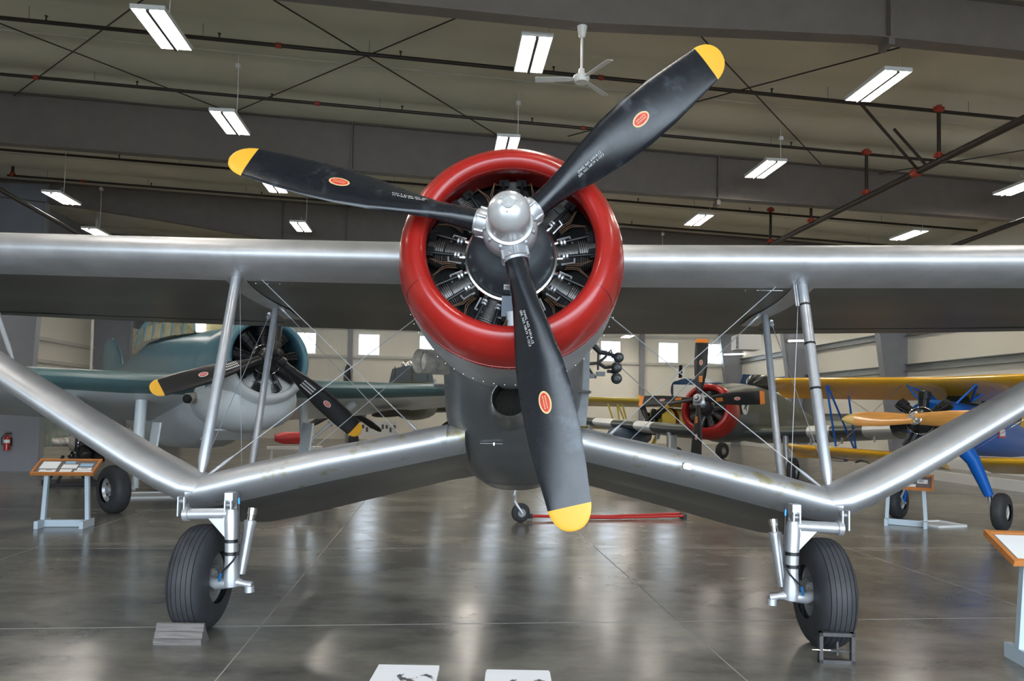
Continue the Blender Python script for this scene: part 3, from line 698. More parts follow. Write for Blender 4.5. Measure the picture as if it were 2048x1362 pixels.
# aerofoil surfaces
def foil_ring(le, te, th, n=30, up=V((0, 0, 1)), camber=.02, bl=1.0):
    le, te = V(le), V(te); c = te - le; L_ = c.length; u = c / L_; nn = (up - u*up.dot(u)).normalized(); out = []
    for k in range(n):
        t = 2*pi*k/n; x = (1 + cos(t))/2; s_ = 1 if t <= pi else -1      # TE -> LE on top, back beneath
        y = 5*th*((.2969*sqrt(x)*(1 + (bl - 1)*max(0, 1 - x*1.6))) - .126*x - .3516*x*x + .2843*x**3 - .1015*x**4)
        yc = camber*4*x*(1-x)
        out.append(le + u*(x*L_) + nn*((yc + s_*y*(1.1 if s_ > 0 else .9))*L_))
    return out
M_STAIN = mat('stained_silver', (0.56, 0.565, 0.58), 0.49, 0.82, var=.06, scale=4.5, detail=9, thr=(.57, .66), col2=(.40, .36, .22), rvar=.03)
def wing_side(s):
    mm = (lambda p: V(p)) if s < 0 else (lambda p: mir(p))
    # upper wing
    rings = [foil_ring(mm(L(x, 5.88, z)), mm(L(x, yt, z - .385 + dz)), .118, bl=1.55, n=48) for x, z, yt, dz in ((-.0, 2.935, 8.15, 0), (-1.0, 2.935, 8.15, 0), (-2.3, 2.945, 8.15, 0.01), (-2.32, 2.945, 8.15, 0.01), (-4.6, 2.975, 8.15, 0.03), (-7.5, 3.05, 8.1, .05), (-9.0, 3.12, 7.9, .1), (-9.3, 3.1, 7.3, .25))]
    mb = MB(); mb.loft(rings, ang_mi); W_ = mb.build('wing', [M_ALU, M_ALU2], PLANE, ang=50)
    # wrapped skin strap and panel joint at the strut, service cover
    mb = MB(); mb.loft([[p + (p - mm(L(x, 7.0, 2.8))).normalized()*.002 for p in foil_ring(mm(L(x, 5.88, 2.945)), mm(L(x, 8.15, 2.555)), .118, bl=1.55, n=48)][15:42] for x in (-2.34, -2.52)], closed=False); mb.build('leading_edge_strap', M_ALU, W_)
    def under(x, f):
        r_ = foil_ring(mm(L(x, 5.88, 2.945 + max(0, -x - 2.32)*.0145)), mm(L(x, 8.15, 2.57 + max(0, -x - 2.32)*.022)), .118, bl=1.55, n=96)[48:]
        return min(r_, key=lambda p: abs((p.y + 5.4 - 5.88)/2.27 - f))
    for nm, f, x0, x1, mt_, rr_ in (('rivet_seam', .17, -2.28, -.7, M_CHROME, .0016), ('rivet_seam', .62, -2.28, -.7, M_ALU2, .0016), ('aileron_gap', .90, -7.0, -2.6, M_DARK, .006)):
        mb = MB(); mb.tube([under(x0, f), under((x0+x1)/2, f), under(x1, f)], rr_, 5)
        if nm == 'rivet_seam':
            for k in range(16): mb.ball(under(x0, f).lerp(under(x1, f), k/15), .0045, 0, 6, 4)
        mb.build(nm, mt_, W_)
    # inboard lower panel
    rr = [(-.36, 5.53, 1.485, 6.85, 1.05, .15), (-.62, 5.50, 1.43, 6.85, 1.00, .15), (-1.4, 5.40, 1.27, 6.84, .80, .15), (-2.0, 5.34, 1.13, 6.82, .645, .15), (-2.25, 5.32, 1.065, 6.72, .60, .15), (-2.40, 5.31, 1.03, 6.50, .62, .16)]
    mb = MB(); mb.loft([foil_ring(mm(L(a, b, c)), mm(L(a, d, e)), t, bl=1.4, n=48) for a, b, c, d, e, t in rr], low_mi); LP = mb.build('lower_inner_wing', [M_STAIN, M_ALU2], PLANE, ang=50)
    mb = MB(); mb.loft([[p + (p - mm(L(x, 6.1, 1.2))).normalized()*.003 for p in foil_ring(mm(L(x, 5.51, z)), mm(L(x, 6.85, z - .43)), .15, bl=1.4, n=48)] for x, z in ((-.50, 1.46), (-.78, 1.405))], cap0=False, cap1=False); mb.build('root_fairing', M_ALU, LP)
    # outer panel
    rr = [(-2.33, 5.31, 1.045, 6.45, .70, .17), (-2.45, 5.30, 1.06, 6.50, .76, .17), (-2.62, 5.30, 1.13, 6.5, .86, .165), (-2.85, 5.30, 1.25, 6.48, .99, .16), (-3.2, 5.32, 1.45, 6.45, 1.20, .155), (-3.85, 5.35, 1.84, 6.36, 1.61, .15), (-4.6, 5.42, 2.28, 6.3, 2.06, .15), (-5.8, 5.6, 2.95, 6.3, 2.80, .15)]
    upv = V((.5*(1 if s < 0 else -1), 0, 1))
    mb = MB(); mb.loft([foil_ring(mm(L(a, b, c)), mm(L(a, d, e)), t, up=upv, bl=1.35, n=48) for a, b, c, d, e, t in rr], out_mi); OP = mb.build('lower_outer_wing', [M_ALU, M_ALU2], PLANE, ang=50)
    for k in range(1): 
        mb = MB(); mb.loft([[p + (p - mm(L(x, 5.9, z))).normalized()*.002 for p in foil_ring(mm(L(x, 5.30, z)), mm(L(x, 6.5, z - .27)), .168, up=upv, bl=1.35, n=48)][13:39] for x, z in ((-2.62, 1.13), (-2.645, 1.142))], closed=False); mb.build('skin_lap', M_ALU, OP)
    # struts
    def strut(name, a, b, r, m=M_SILVER, taper=.6):
        a, b = mm(a), mm(b); d = (b - a); n_ = d.normalized()
        mb = MB(); mb.tube([a, a + n_*.06, a + n_*.16, b - n_*.12, b - n_*.03, b], [r*taper*.6, r*taper, r, r, r*taper, r*.4], 16)
        return mb.build(name, m, PLANE)
    S1 = strut('wing_strut', L(-2.40, 5.56, 1.09), L(-2.41, 6.2, 2.95), .042)
    S2 = strut('wing_strut', L(-2.33, 6.38, 1.00), L(-2.45, 7.25, 2.74), .032)
    S3 = strut('wing_strut', AP(28, 724, 5.75) , AP(-45, 510, 6.3), .022)
    if s > 0:
        a = mm(L(-2.40, 5.56, 1.09)); b = mm(L(-2.41, 6.2, 2.95)); n_ = (b - a).normalized()
        for f in (.42, .62, .80, .90):
            mb = MB(); mb.tube([a.lerp(b, f), a.lerp(b, f) + n_*.018], .0445, 16); mb.build('strut_band', M_BLK, S1)
        mb = MB(); q = a.lerp(b, .80) + V((-.055, -.01, 0)); mb.tube([q, q + n_*.26], .008, 6); mb.tube([q + V((-.018, 0, 0)), q + n_*.24 + V((-.018, 0, 0))], .008, 6); mb.build('pitot_tube', M_SILVER, S1)
    # bracing wires with end fittings
    def wire(a, b, r=.0042, ea=.22, eb=.22, name='flying_wire'):
        a, b = mm(a), mm(b); n_ = (b - a).normalized(); mb = MB(); mb.tube([a, b], r, 6); W = mb.build(name, M_SILVER, PLANE)
        for p, e_, sg in ((a, ea, 1), (b, eb, -1)):
            if not e_: continue
            f = MB(); f.tube([p, p + n_*sg*.05], [.010, .022], 8); f.tube([p + n_*sg*.05, p + n_*sg*.09, p + n_*sg*.10, p + n_*sg*e_*.75, p + n_*sg*e_], [.018, .020, .012, .014, .006], 8); f.tube([p + n_*sg*.03 + V((0, -.022, 0)), p + n_*sg*.03 + V((0, .022, 0))], .016, 8); f.build('wire_terminal', M_SILVER, W)
    wire(AP(490, 527, 6.2), L(-.70, 5.85, 1.42))
    wire(AP(557, 610, 7.2), L(-.74, 6.7, 1.10))
    wire(AP(393, 968, 5.55), L(-.45, 6.25, 2.78), ea=.34)
    wire(AP(600, 920, 6.4), L(-.45, 7.3, 2.65), ea=0)
    wire(AP(480, 540, 6.2), AP(483, 945, 6.3), .0028, .08, .0)
    wire(AP(541, 625, 7.2), AP(395, 958, 5.6), .0035, .12, .1)
    # landing gear leg
    y = 5.22
    mb = MB()
    a, b = mm(AP(369, 1028, y)), mm(AP(460, 1027, y)); mb.tube([a, b], .040, 20)
    mb.tube([a, a + (b-a).normalized()*.035], .052, 20)
    g = [mm(AP(x, yy, y)) for x, yy in ((418, 1034), (456, 1078), (466, 1078), (466, 1034))]
    mb.loft([[p + V((0, -.025, 0)) for p in g], [p + V((0, .025, 0)) for p in g]])
    t, m1, m2, bt = [mm(AP(463, yy, y)) for yy in (1018, 1090, 1120, 1172)]
    mb.tube([t, t + V((0, 0, -.05)), m1, m2, bt.lerp(m2, .3), bt], [.040, .050, .046, .046, .056, .052], 20)
    f1, f2 = mm(AP(468, 1163, y)), mm(AP(504, 1170, y)); mb.tube([f1, f1.lerp(f2, .5), f2], [.042, .022, .026], 14)
    mb.tube([mm(AP(499, 1172, y)), mm(AP(499, 1184, y))], .034, 14)
    mb.tube([mm(AP(462, 1165, y)), mm(AP(435, 1168, y)), mm(L(-2.29, 5.4, .385))], .04, 12)
    LG = mb.build('landing_gear_leg', M_SILVER, PLANE)
    for c0_, w_ in (((366, 1012), .045), ((459, 1020), .05)):
        mb = MB()
        for sx in (-1, 1):
            q = mm(AP(*c0_, y)); mb.box(q + V((sx*.022, 0, .0)), (.010, .07, .14)); mb.tube([q + V((-.03, 0, .035)), q + V((.03, 0, .035))], .022, 12)
        if c0_[0] > 400: mb.box(mm(AP(462, 1001, y + .05)), (.06, .09, .12))
        mb.build('attachment_lug', M_SILVER, LG)
    mb = MB()
    for yy in (1081, 1106): 
        q = mm(AP(463, yy, y)); mb.tube([q + V((0, 0, -.012)), q + V((0, 0, .012))], .053, 20)
    mb.build('leg_strap', M_BLK, LG)
    mb = MB(); mb.tube([mm(AP(478, 985, y - .05)), mm(AP(478, 1030, y - .06)), mm(AP(477, 1103, y - .06)), mm(AP(466, 1122, y - .07)), mm(AP(446, 1142, y - .07)), mm(AP(440, 1160, y - .05))], .0065, 8); mb.build('brake_hose', M_BLK, LG)
    mb = MB(); mb.tube([mm(AP(442, 1146, y - .07)), mm(AP(438, 1162, y - .055))], .010, 8); mb.tube([mm(AP(478, 996, y - .055)), mm(AP(478, 1008, y - .06))], .009, 8); mb.build('hose_fitting', mat('fitting_blue', (.03, .22, .55), .3, .5), LG)
    a, b = mm(AP(505, 1016, 5.45)), mm(AP(481, 1148, 5.35)); d = b - a
    mb = MB(); mb.tube([a, a + d*.1, a + d*.1, a + d*.9], [.036, .036, .028, .028], 16); SA = mb.build('shock_absorber', M_CHROME, PLANE)
    mb = MB(); mb.tube([a + d*.19, a + d*.22, a + d*.27, a + d*.85, b], [.044, .048, .043, .036, .033], 18); mb.build('shock_cylinder', M_SILVER, SA)
    # wheel
    wc = L(-2.29, 5.4, .385); Mw = frame(mm(wc), mm(V((1, .02, 0))), (0, 0, 1))
    mb = MB(); tyre(mb, Mw, .388, .265, .19, n=64, grooves=(-.62, -.38, -.13, .13, .38, .62)); WH = mb.build('main_wheel', M_TYRE, PLANE, ang=30)
    for sd in (1, -1):
        mb = MB(); mb.lathe([(sd*.075, .20), (sd*.088, .188), (sd*.075, .178), (sd*.03, .165), (sd*.03, .06), (sd*.07, .055), (sd*.07, .001)], Mw, n=40); mb.build('wheel_hub', mat('hub_metal', (.38, .37, .35), .45, .6, var=.3, scale=20), WH)
    mb = MB(); mb.lathe([(.06, .11), (.12, .10), (.14, .07), (.15, .001)], Mw, n=9); mb.box((Mw @ V((0.02, 0, .12))), (.05, .14, .09)); mb.build('brake_housing', mat('brake_cast', (.36, .35, .34), .4, .6, var=.35, scale=25), WH, smooth=False)
    return W_
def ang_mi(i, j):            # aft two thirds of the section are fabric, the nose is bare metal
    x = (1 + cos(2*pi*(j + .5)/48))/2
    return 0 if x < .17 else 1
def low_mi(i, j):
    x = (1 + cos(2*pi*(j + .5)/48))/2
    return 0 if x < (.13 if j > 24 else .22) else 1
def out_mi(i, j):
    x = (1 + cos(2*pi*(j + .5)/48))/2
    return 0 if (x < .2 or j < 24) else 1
for s in (-1, 1): wing_side(s)
mb = MB(); q = AP(1373, 929, 5.31); Mq = frame(q + V((0, -.02, -.01)), (.25, -1, -.1), (1, 0, -.22))
mb.prism([(.036*math.copysign(abs(cos(t))**.6, cos(t)), .023*math.copysign(abs(sin(t))**.6, sin(t))) for t in [2*pi*k/24 for k in range(24)]], Mq, .02); mb.build('landing_light', M_CHROME, PLANE)

# chocks and tow bar
cx0 = G(365, 1274); r = empty('wheel_chock', V((cx0.x + .045, 5.15, 0)), radians(1), 'ribbed dark wooden wedge chock in front of the left main wheel', 'wheel chock')
mb = MB(Matrix.Rotation(pi/2, 4, 'Y')); 
pr = [(0, -.07), (-.04, -.075), (-.045, -.058), (-.085, -.052), (-.09, -.038), (-.135, -.03), (-.14, -.015), (-.07, .02), (0, .07)]
mb.loft([[V((p[0], p[1], z)) for p in pr] for z in (-.165, .165)])
mb.build('chock_block', mat('weathered_wood', (.17, .15, .14), .7, var=.3, scale=6, stretch=(1, 12, 12), bump=.4), r, smooth=False)
cx1 = G(1677, 1306); r = empty('wheel_chock', V((WY(1672, 1290, 4.965).x, 4.96, 0)), radians(-3), 'open steel frame chock in front of the right main wheel', 'wheel chock')
mb = MB(); W2, H2, D2, t = .235, .205, .04, .024
for s in (-1, 1): mb.box((s*(W2/2 - t/2), 0, H2/2), (t, D2, H2))
mb.box((0, 0, t/2), (W2, D2, t)); mb.box((0, 0, H2 - t/2), (W2, D2, t)); mb.build('chock_frame', mat('chock_steel', (.085, .08, .08), .5, .4, var=.2, scale=20), r, smooth=False)
mb = MB(); mb.box((0, .01, .08), (.19, .012, .012)); mb.box((.01, .01, .095), (.014, .012, .09)); mb.build('chock_web', MATS['chock_steel'], r, smooth=False)
mb = MB(); mb.tube([(-.17, -.025, .09), (-.04, -.005, .085)], .005, 6); mb.build('chock_rod', M_CHROME, r)
p0, p1 = G(1062, 1040), G(1366, 1037)
r = None
tb = empty('tow_bar', p0, 0, 'long red tow bar lying on the floor behind the tail wheel', 'tow bar')
mb = MB(); d = p1 - p0; h = V((0, 0, .06)); k = V((0, .12, 0)); mb.tube([h, h + d*.5 + k*.3 + V((0,0,-.02)), h + d + k], .022, 8); mb.tube([h, h + d*.5 - k*.6 + V((0,0,-.03)), h + d - k], .020, 8); mb.build('bar_tube', mat('tow_red', (.50, .02, .02), .35), tb)
mb = MB(); mb.box(h + V((-.03, 0, 0)), (.10, .14, .06)); mb.box(d*.35 + h + V((0, 0, .04)), (.06, .05, .05)); mb.box(d + V((0, 0, .04)), (.05, .3, .08)); mb.build('bar_fitting', M_BLACK, tb)

# ================================================================ OTHER AIRCRAFT
def sec_ring(y, hw, zt, zb, ex=2.2, n=28, x0=0):
    cz = (zt + zb)/2; hz = (zt - zb)/2
    return [V((x0 + hw*math.copysign(abs(cos(2*pi*k/n))**(2/ex), cos(2*pi*k/n)), y, cz + hz*math.copysign(abs(sin(2*pi*k/n))**(2/ex), sin(2*pi*k/n)))) for k in range(n)]
def simple_engine(parent, M, R, n, mat_case, mat_cyl, depth=.3):
    mb = MB(M); mb.lathe([(-.05, R*.12), (-.08, R*.22), (-.14, R*.33), (-depth, R*.40), (-depth - .1, R*.42)], n=28, cap=True); CR_ = mb.build('crankcase', mat_case, parent)
    mb = MB(M)
    for k in range(n*2): a = 2*pi*k/(n*2); mb.tube([(R*.40*cos(a), R*.40*sin(a), -depth + .05), (R*.43*cos(a), R*.43*sin(a), -depth + .055)], .012, 6)
    mb.tube([(R*.41*cos(2*pi*k/30), R*.41*sin(2*pi*k/30), -depth + .04) for k in range(31)], .008, 6, cap=False); mb.build('ignition_ring', M_CHROME, CR_)
    for k in range(n):
        a = pi/2 + 2*pi*k/n; e = V((cos(a), sin(a), 0)); t = V((-sin(a), cos(a), 0))
        p = []
        for q in range(9): z0 = q*R*.03; p += [(z0, R*.11), (z0, R*.14), (z0 + R*.015, R*.14), (z0 + R*.015, R*.11)]
        for q in range(6): z0 = R*.28 + q*R*.04; p += [(z0, R*.14), (z0, R*.18), (z0 + R*.02, R*.18), (z0 + R*.02, R*.14)]
        p += [(R*.54, R*.1), (R*.55, .001)]
        Mc = frame(M @ (e*R*.40 + V((0, 0, -depth - .05))), M.to_3x3() @ e, M.to_3x3() @ t)
        mb = MB(); mb.lathe(p, Mc, n=14); CY = mb.build('cylinder', mat_cyl, parent, ang=30)
        mb = MB(M)
        for s in (-1, 1): mb.tube([e*R*.42 + t*(R*.06*s) + V((0, 0, -depth + .06)), e*R*.86 + t*(R*.10*s) + V((0, 0, -depth + .07))], R*.018, 6)
        mb.build('pushrod_tube', M_BLK, CY)
    return CR_
def wheel(parent, c, ax, R, W, rim, name='main_wheel', hubm=None, flat=1):
    Mw = frame(c, ax, (0, 0, 1)); mb = MB(); tyre(mb, Mw, R, W, rim, n=40); WH = mb.build(name, M_TYRE, parent)
    mb = MB()
    for sd in (1, -1): mb.lathe([(sd*W*.34, rim*1.02), (sd*W*.36, rim*.92), (sd*W*.22, rim*.82), (sd*W*.22, rim*.35), (sd*W*.4, rim*.28), (sd*W*.4, .001)], Mw, n=28)
    mb.build('wheel_hub', hubm or M_SILVER, WH)
    mb = MB()
    for k in range(8):
        a = 2*pi*k/8
        for sd in (1, -1): mb.tube([(Mw @ V((rim*.6*cos(a), rim*.6*sin(a), sd*W*.20))), (Mw @ V((rim*.6*cos(a), rim*.6*sin(a), sd*W*.232)))], rim*.13, 8)
    mb.build('hub_hole', M_BLK, WH); return WH
def wing_loft(parent, name, secs, mats, th=.12, fn=None, **k):
    mb = MB(); mb.loft([foil_ring(V(le), V(te), th) for le, te in secs], fn or 0); return mb.build(name, mats, parent, ang=50, **k)

# ---- torpedo bomber, left
hw_ = WY(548, 711, 10.9); R1 = radians(40)
T = empty('airplane', (hw_.x, hw_.y, 0), R1, 'blue and light grey naval bomber with black three-blade propeller, standing left behind the silver wing', 'airplane')
HZ = hw_.z; th1 = radians(9)
M1 = frame((0, 0, HZ), (0, -cos(th1), sin(th1)))
def two(f):                     # blue above, grey beneath
    return lambda i, j: 0 if sin(2*pi*(j + .5)/28) > f(i) else 1
mb = MB(M1); mb.lathe([(-.75, .60), (-.45, .58), (-.24, .55), (-.20, .56), (-.18, .60), (-.20, .645), (-.30, .685), (-.45, .715), (-.75, .735), (-1.3, .74)], n=56, mi=lambda i, j: 0 if sin(2*pi*(j + .5)/56) > -.42 else 1)
mb.build('cowling', [M_BLUEB, M_LGREY], T, ang=70)
mb = MB(M1); mb.lathe([(-.74, .60), (-.745, .01)], n=40); mb.build('engine_baffle', M_DARK, T)
simple_engine(T, M1, .57, 9, mat('case_black', (.02, .02, .022), .3), mat('cyl_black', (.035, .035, .038), .35, .3), .35)
secs = [(1.0, .70, HZ + .50, HZ - 1.02, 2.2), (1.35, .73, HZ + .52, HZ - 1.12, 2.3), (1.9, .74, HZ + .54, HZ - 1.25, 2.4), (2.8, .73, HZ + .56, HZ - 1.52, 2.6), (4.2, .70, HZ + .60, HZ - 1.60, 2.6), (6.0, .62, HZ + .62, HZ - 1.62, 2.6), (7.5, .46, HZ + .45, HZ - 1.45, 2.4), (9.5, .26, HZ + .25, HZ - 1.05, 2.2), (11.4, .10, HZ + .1, HZ - .6, 2)]
mb = MB(); mb.loft([sec_ring(*s) for s in secs], lambda i, j: 0 if sin(2*pi*(j + .5)/28) > -.05 - .0*i else 1); FT = mb.build('fuselage', [M_BLUEB, M_LGREY], T, ang=60)
# chin cowl and its intake lip
mb = MB(); mb.loft([sec_ring(y, h_, HZ - a, HZ - b, 2.2, 28) for y, h_, a, b in ((.27, .30, .52, .66), (.26, .42, .40, .84), (.33, .52, .30, 1.0), (.6, .64, .2, 1.14), (1.1, .70, .1, 1.2), (1.7, .70, .1, 1.16), (2.2, .6, .2, 1.1))]); CHN = mb.build('chin_cowling', M_LGREY, T, ang=70)
mb = MB(); mb.loft([sec_ring(y, h_, HZ - a, HZ - b, 2.6, 24) for y, h_, a, b in ((.23, .27, .575, .70), (.225, .25, .59, .685), (.30, .24, .60, .68))], cap0=False); mb.build('chin_intake', M_LGREY, CHN)
mb = MB(); mb.box((-.1, 1.5, HZ - 1.24), (.8, .5, .03), 0, Matrix.Rotation(-.35, 3, 'X')); mb.build('cowl_flap', M_LGREY, CHN)
mb = MB(); mb.tube([(-.55, 1.5, HZ - .62), (-.78, 1.35, HZ - .66), (-.84, 1.30, HZ - .67)], [.10, .09, .09], 14); EXS = mb.build('exhaust_pipe', M_RUST, T)
mb = MB(); mb.ball((-.845, 1.295, HZ - .67), .075, 0, 12, 8); mb.build('exhaust_mouth', M_DARK, EXS)
# canopy: glazed greenhouse with frames
mb = MB(); mb.loft([[V((x*hw2, y, z0 + h2*zf)) for x, zf in ((-1, 0), (-.92, .55), (-.55, .95), (0, 1.0), (.55, .95), (.92, .55), (1, 0))] for y, hw2, z0, h2 in ((2.6, .40, HZ + .50, .02), (3.2, .42, HZ + .52, .42), (3.9, .43, HZ + .54, .56), (6.0, .42, HZ + .56, .58), (7.2, .38, HZ + .42, .60))], closed=False); CN = mb.build('canopy', M_CANOPY, T, smooth=False)
mb = MB()
for y, hw2, z0, h2 in ((3.2, .42, HZ + .52, .42), (3.9, .43, HZ + .54, .56), (4.6, .427, HZ + .547, .565), (5.3, .423, HZ + .553, .573), (6.0, .42, HZ + .56, .58), (6.6, .40, HZ + .5, .59)):
    mb.tube([V((x*hw2*1.01, y, z0 + h2*zf*1.01)) for x, zf in ((-1, 0), (-.92, .55), (-.55, .95), (0, 1.0), (.55, .95), (.92, .55), (1, 0))], .022, 6)
for s in (-1, 1): mb.tube([(s*.40, 2.6, HZ + .52), (s*.24, 3.2, HZ + .93), (s*.24, 3.9, HZ + 1.09), (s*.24, 6.0, HZ + 1.13), (s*.2, 7.2, HZ + 1.0)], .02, 6)
mb.build('canopy_frame', M_BLUEB, CN)
for s in (-1, 1):
    fn = lambda i, j: 0 if (1 + cos(2*pi*(j + .5)/30))/2 < .10 or (j < 14) else 1
    W_ = wing_loft(T, 'wing', [((s*.2, 1.30, HZ - .40), (s*.2, 4.3, HZ - 1.08)), ((s*1.7, 1.32, HZ - .41), (s*1.7, 4.25, HZ - 1.06)), ((s*3.0, 1.45, HZ - .38), (s*3.0, 4.0, HZ - .98)), ((s*6.3, 1.75, HZ - .24), (s*6.3, 3.5, HZ - .62)), ((s*7.4, 1.95, HZ - .20), (s*7.4, 3.3, HZ - .48)), ((s*7.9, 2.4, HZ - .2), (s*7.9, 2.95, HZ - .3))], [M_TEAL, M_LGREY], .15, fn)
    # wheel bay recess cover beneath the wing
    mb = MB(); c = V((s*3.6, 2.6, HZ - .86)); mb.loft([[c + V((.42*cos(2*pi*k/28)*f, .42*sin(2*pi*k/28)*f, -.21*sin(2*pi*k/28)*f*.42)) for k in range(28)] for f in (1.0, .9)]); mb.build('wheel_well', M_BOARD, W_)
    # main gear
    wc = V((s*1.72, 1.84, .36)); wheel(T, wc, (1, .25, .03), .37, .26, .19)
    mb = MB(); top = V((s*1.35, 1.95, HZ - .70)); bt = V((s*1.42, 1.86, .36)); mb.tube([top, top.lerp(bt, .45)], .085, 14); mb.tube([top.lerp(bt, .45), top.lerp(bt, .5), bt], [.09, .055, .055], 14); mb.tube([bt, bt + V((s*.25, 0, 0))], .05, 10); LG = mb.build('landing_gear_leg', M_LGREY, T)
    mb = MB(); p2 = V((s*2.35, 1.9, HZ - .68)); p3 = top.lerp(bt, .55); mb.tube([p2, p2.lerp(p3, .5)], [.07, .06], 10); mb.tube([p2.lerp(p3, .5), p3], .035, 10); mb.build('drag_brace', M_LGREY, LG)
    mb = MB(); mb.box((s*1.25, 1.6, .95), (.03, .42, .9), 0, Matrix.Rotation(.12, 3, 'Y')); mb.build('gear_door', M_LGREY, LG, smooth=False)
mb = MB(); mb.loft([sec_ring(y, .05*f, 0, 0.001) if 0 else [V((x*.06*f, y, z)) for x, y in ((-1, y0), (0, y0 - .12), (1, y0), (.6, y1), (-.6, y1))] for z, y0, y1, f in ((HZ - .3, 9.6, 12.0, 1), (HZ + .5, 10.2, 12.1, .9), (HZ + .92, 10.8, 12.0, .6), (HZ + 1.0, 11.2, 11.8, .3)) for y in (0,)]); mb.build('tail_fin', M_BLUEB, T)
wing_loft(T, 'tailplane', [((-2.9, 10.6, HZ - .1), (-2.9, 11.5, HZ - .2)), ((2.9, 10.6, HZ - .1), (2.9, 11.5, HZ - .2))], M_TEAL, .1)
PT = MB(M1); PT.lathe([(-.10, .09), (-.08, .13), (.03, .13), (.06, .09), (.18, .08), (.24, .05), (.25, .01)], n=20, cap=True)
for a in (199, 319, 79): e = V((cos(radians(a)), sin(radians(a)), 0)); PT.tube([e*.05, e*.17, e*.21], [.08, .09, .08], 12)
PT = PT.build('propeller', M_BLK, T)
BT = [(.2, .13, 50, .12), (.4, .16, 42, .10), (.7, .26, 34, .06), (1.0, .315, 28, .045), (1.4, .31, 23, .035), (1.68, .27, 19, .025)]
def tipped(base, R, t, c, be):
    out = list(base)
    for k in range(7): u = k/6; out.append((R - t + t*sin(u*pi/2), max(.015, c*cos(u*pi/2)**.85), be, .02*(1 - .6*u)))
    return out
M_BLK2 = mat('blade_satin_black', (.014, .014, .016), .32, rvar=.05, scale=4)
for er, et, on in propeller_blades(PT, M1, [radians(199), radians(319), radians(79)], 1.82, [M_BLK2, M_YEL], tipped(BT, 1.82, .15, .26, 18), tip=.15, decmats=(M_DECR, M_PAPER), s=1.1):
    mb = MB(M1)
    for ln in range(3):
        for kx in range(9):
            r0 = .58 + kx*.026; mb.quad(on(r0, -.06 + ln*.045, .004), on(r0 + .018, -.06 + ln*.045, .004), on(r0 + .018, -.035 + ln*.045, .004), on(r0, -.035 + ln*.045, .004))
    mb.build('stencil_lettering', M_STEN, PT, smooth=False)

# ---- attack aircraft with red cowl ring, right of centre
hw_ = WY(1398, 799, 17.0); R2 = radians(-34)
S = empty('airplane', (hw_.x, hw_.y, 0), R2, 'camouflaged grey-green airplane with red engine ring and four black orange-tipped blades', 'airplane')
HZ = hw_.z; th2 = radians(13); M2 = frame((0, 0, HZ), (0, -cos(th2), sin(th2)))
M2b = M2 @ Matrix.Translation((.03, -.11, 0))
mb = MB(M2b); mb.lathe([(-.9, .52), (-.42, .47), (-.36, .49), (-.34, .53), (-.38, .59), (-.50, .64), (-.68, .665), (-.88, .675)], n=48); mb.build('cowling_ring', M_COWLRED, S, ang=70)
mb = MB(M2b); mb.lathe([(-.85, .50), (-.86, .01)], n=32); mb.build('engine_baffle', M_DARK, S)
simple_engine(S, M2b, .48, 9, mat('case_dark', (.03, .03, .035), .35), M_FIN, .5)
mb = MB(); mb.loft([sec_ring(y, h_, HZ + a, HZ - b, e_) for y, h_, a, b, e_ in ((.80, .66, .36, .92, 2), (1.5, .68, .42, 1.04, 2.2), (2.6, .68, .50, 1.06, 2.4), (4.0, .62, .50, 1.0, 2.4), (6.5, .48, .38, .95, 2.2), (9, .3, .1, .92, 2), (12, .12, -.3, .85, 2))], lambda i, j: 1 if sin(2*pi*(j + .5)/28) > .1 - .1*i or (i in (2, 3) and sin(2*pi*(j+.5)/28) > -.5) else 0)
FS = mb.build('fuselage', [M_CAMO, M_CAMOG], S, ang=60)
mb = MB(); mb.loft([sec_ring(y, h_, HZ + .6 + a, HZ + .4, 2.2, 16) for y, h_, a in ((4.2, .1, .02), (4.8, .30, .25), (5.6, .30, .28), (6.4, .2, .1), (7, .1, .02))]); mb.build('canopy', M_GLASS, S)
Me = frame((.70, 1.25, HZ - .10), (1, -.06, 0), (0, 1, 0))
mb = MB(Me); mb.lathe([(.01, .24), (.018, .235), (.018, .001)], n=28); EM = mb.build('emblem_disc', M_PAPER, FS)
mb = MB(Me); mb.prism([(-.12, -.12), (-.04, -.02), (-.14, .08), (-.02, .10), (.05, .17), (.08, .05), (.16, .0), (.06, -.05), (.10, -.16), (0, -.08)], Matrix.Translation((0, 0, .02)), .008); mb.build('emblem_shape', M_INK, EM)
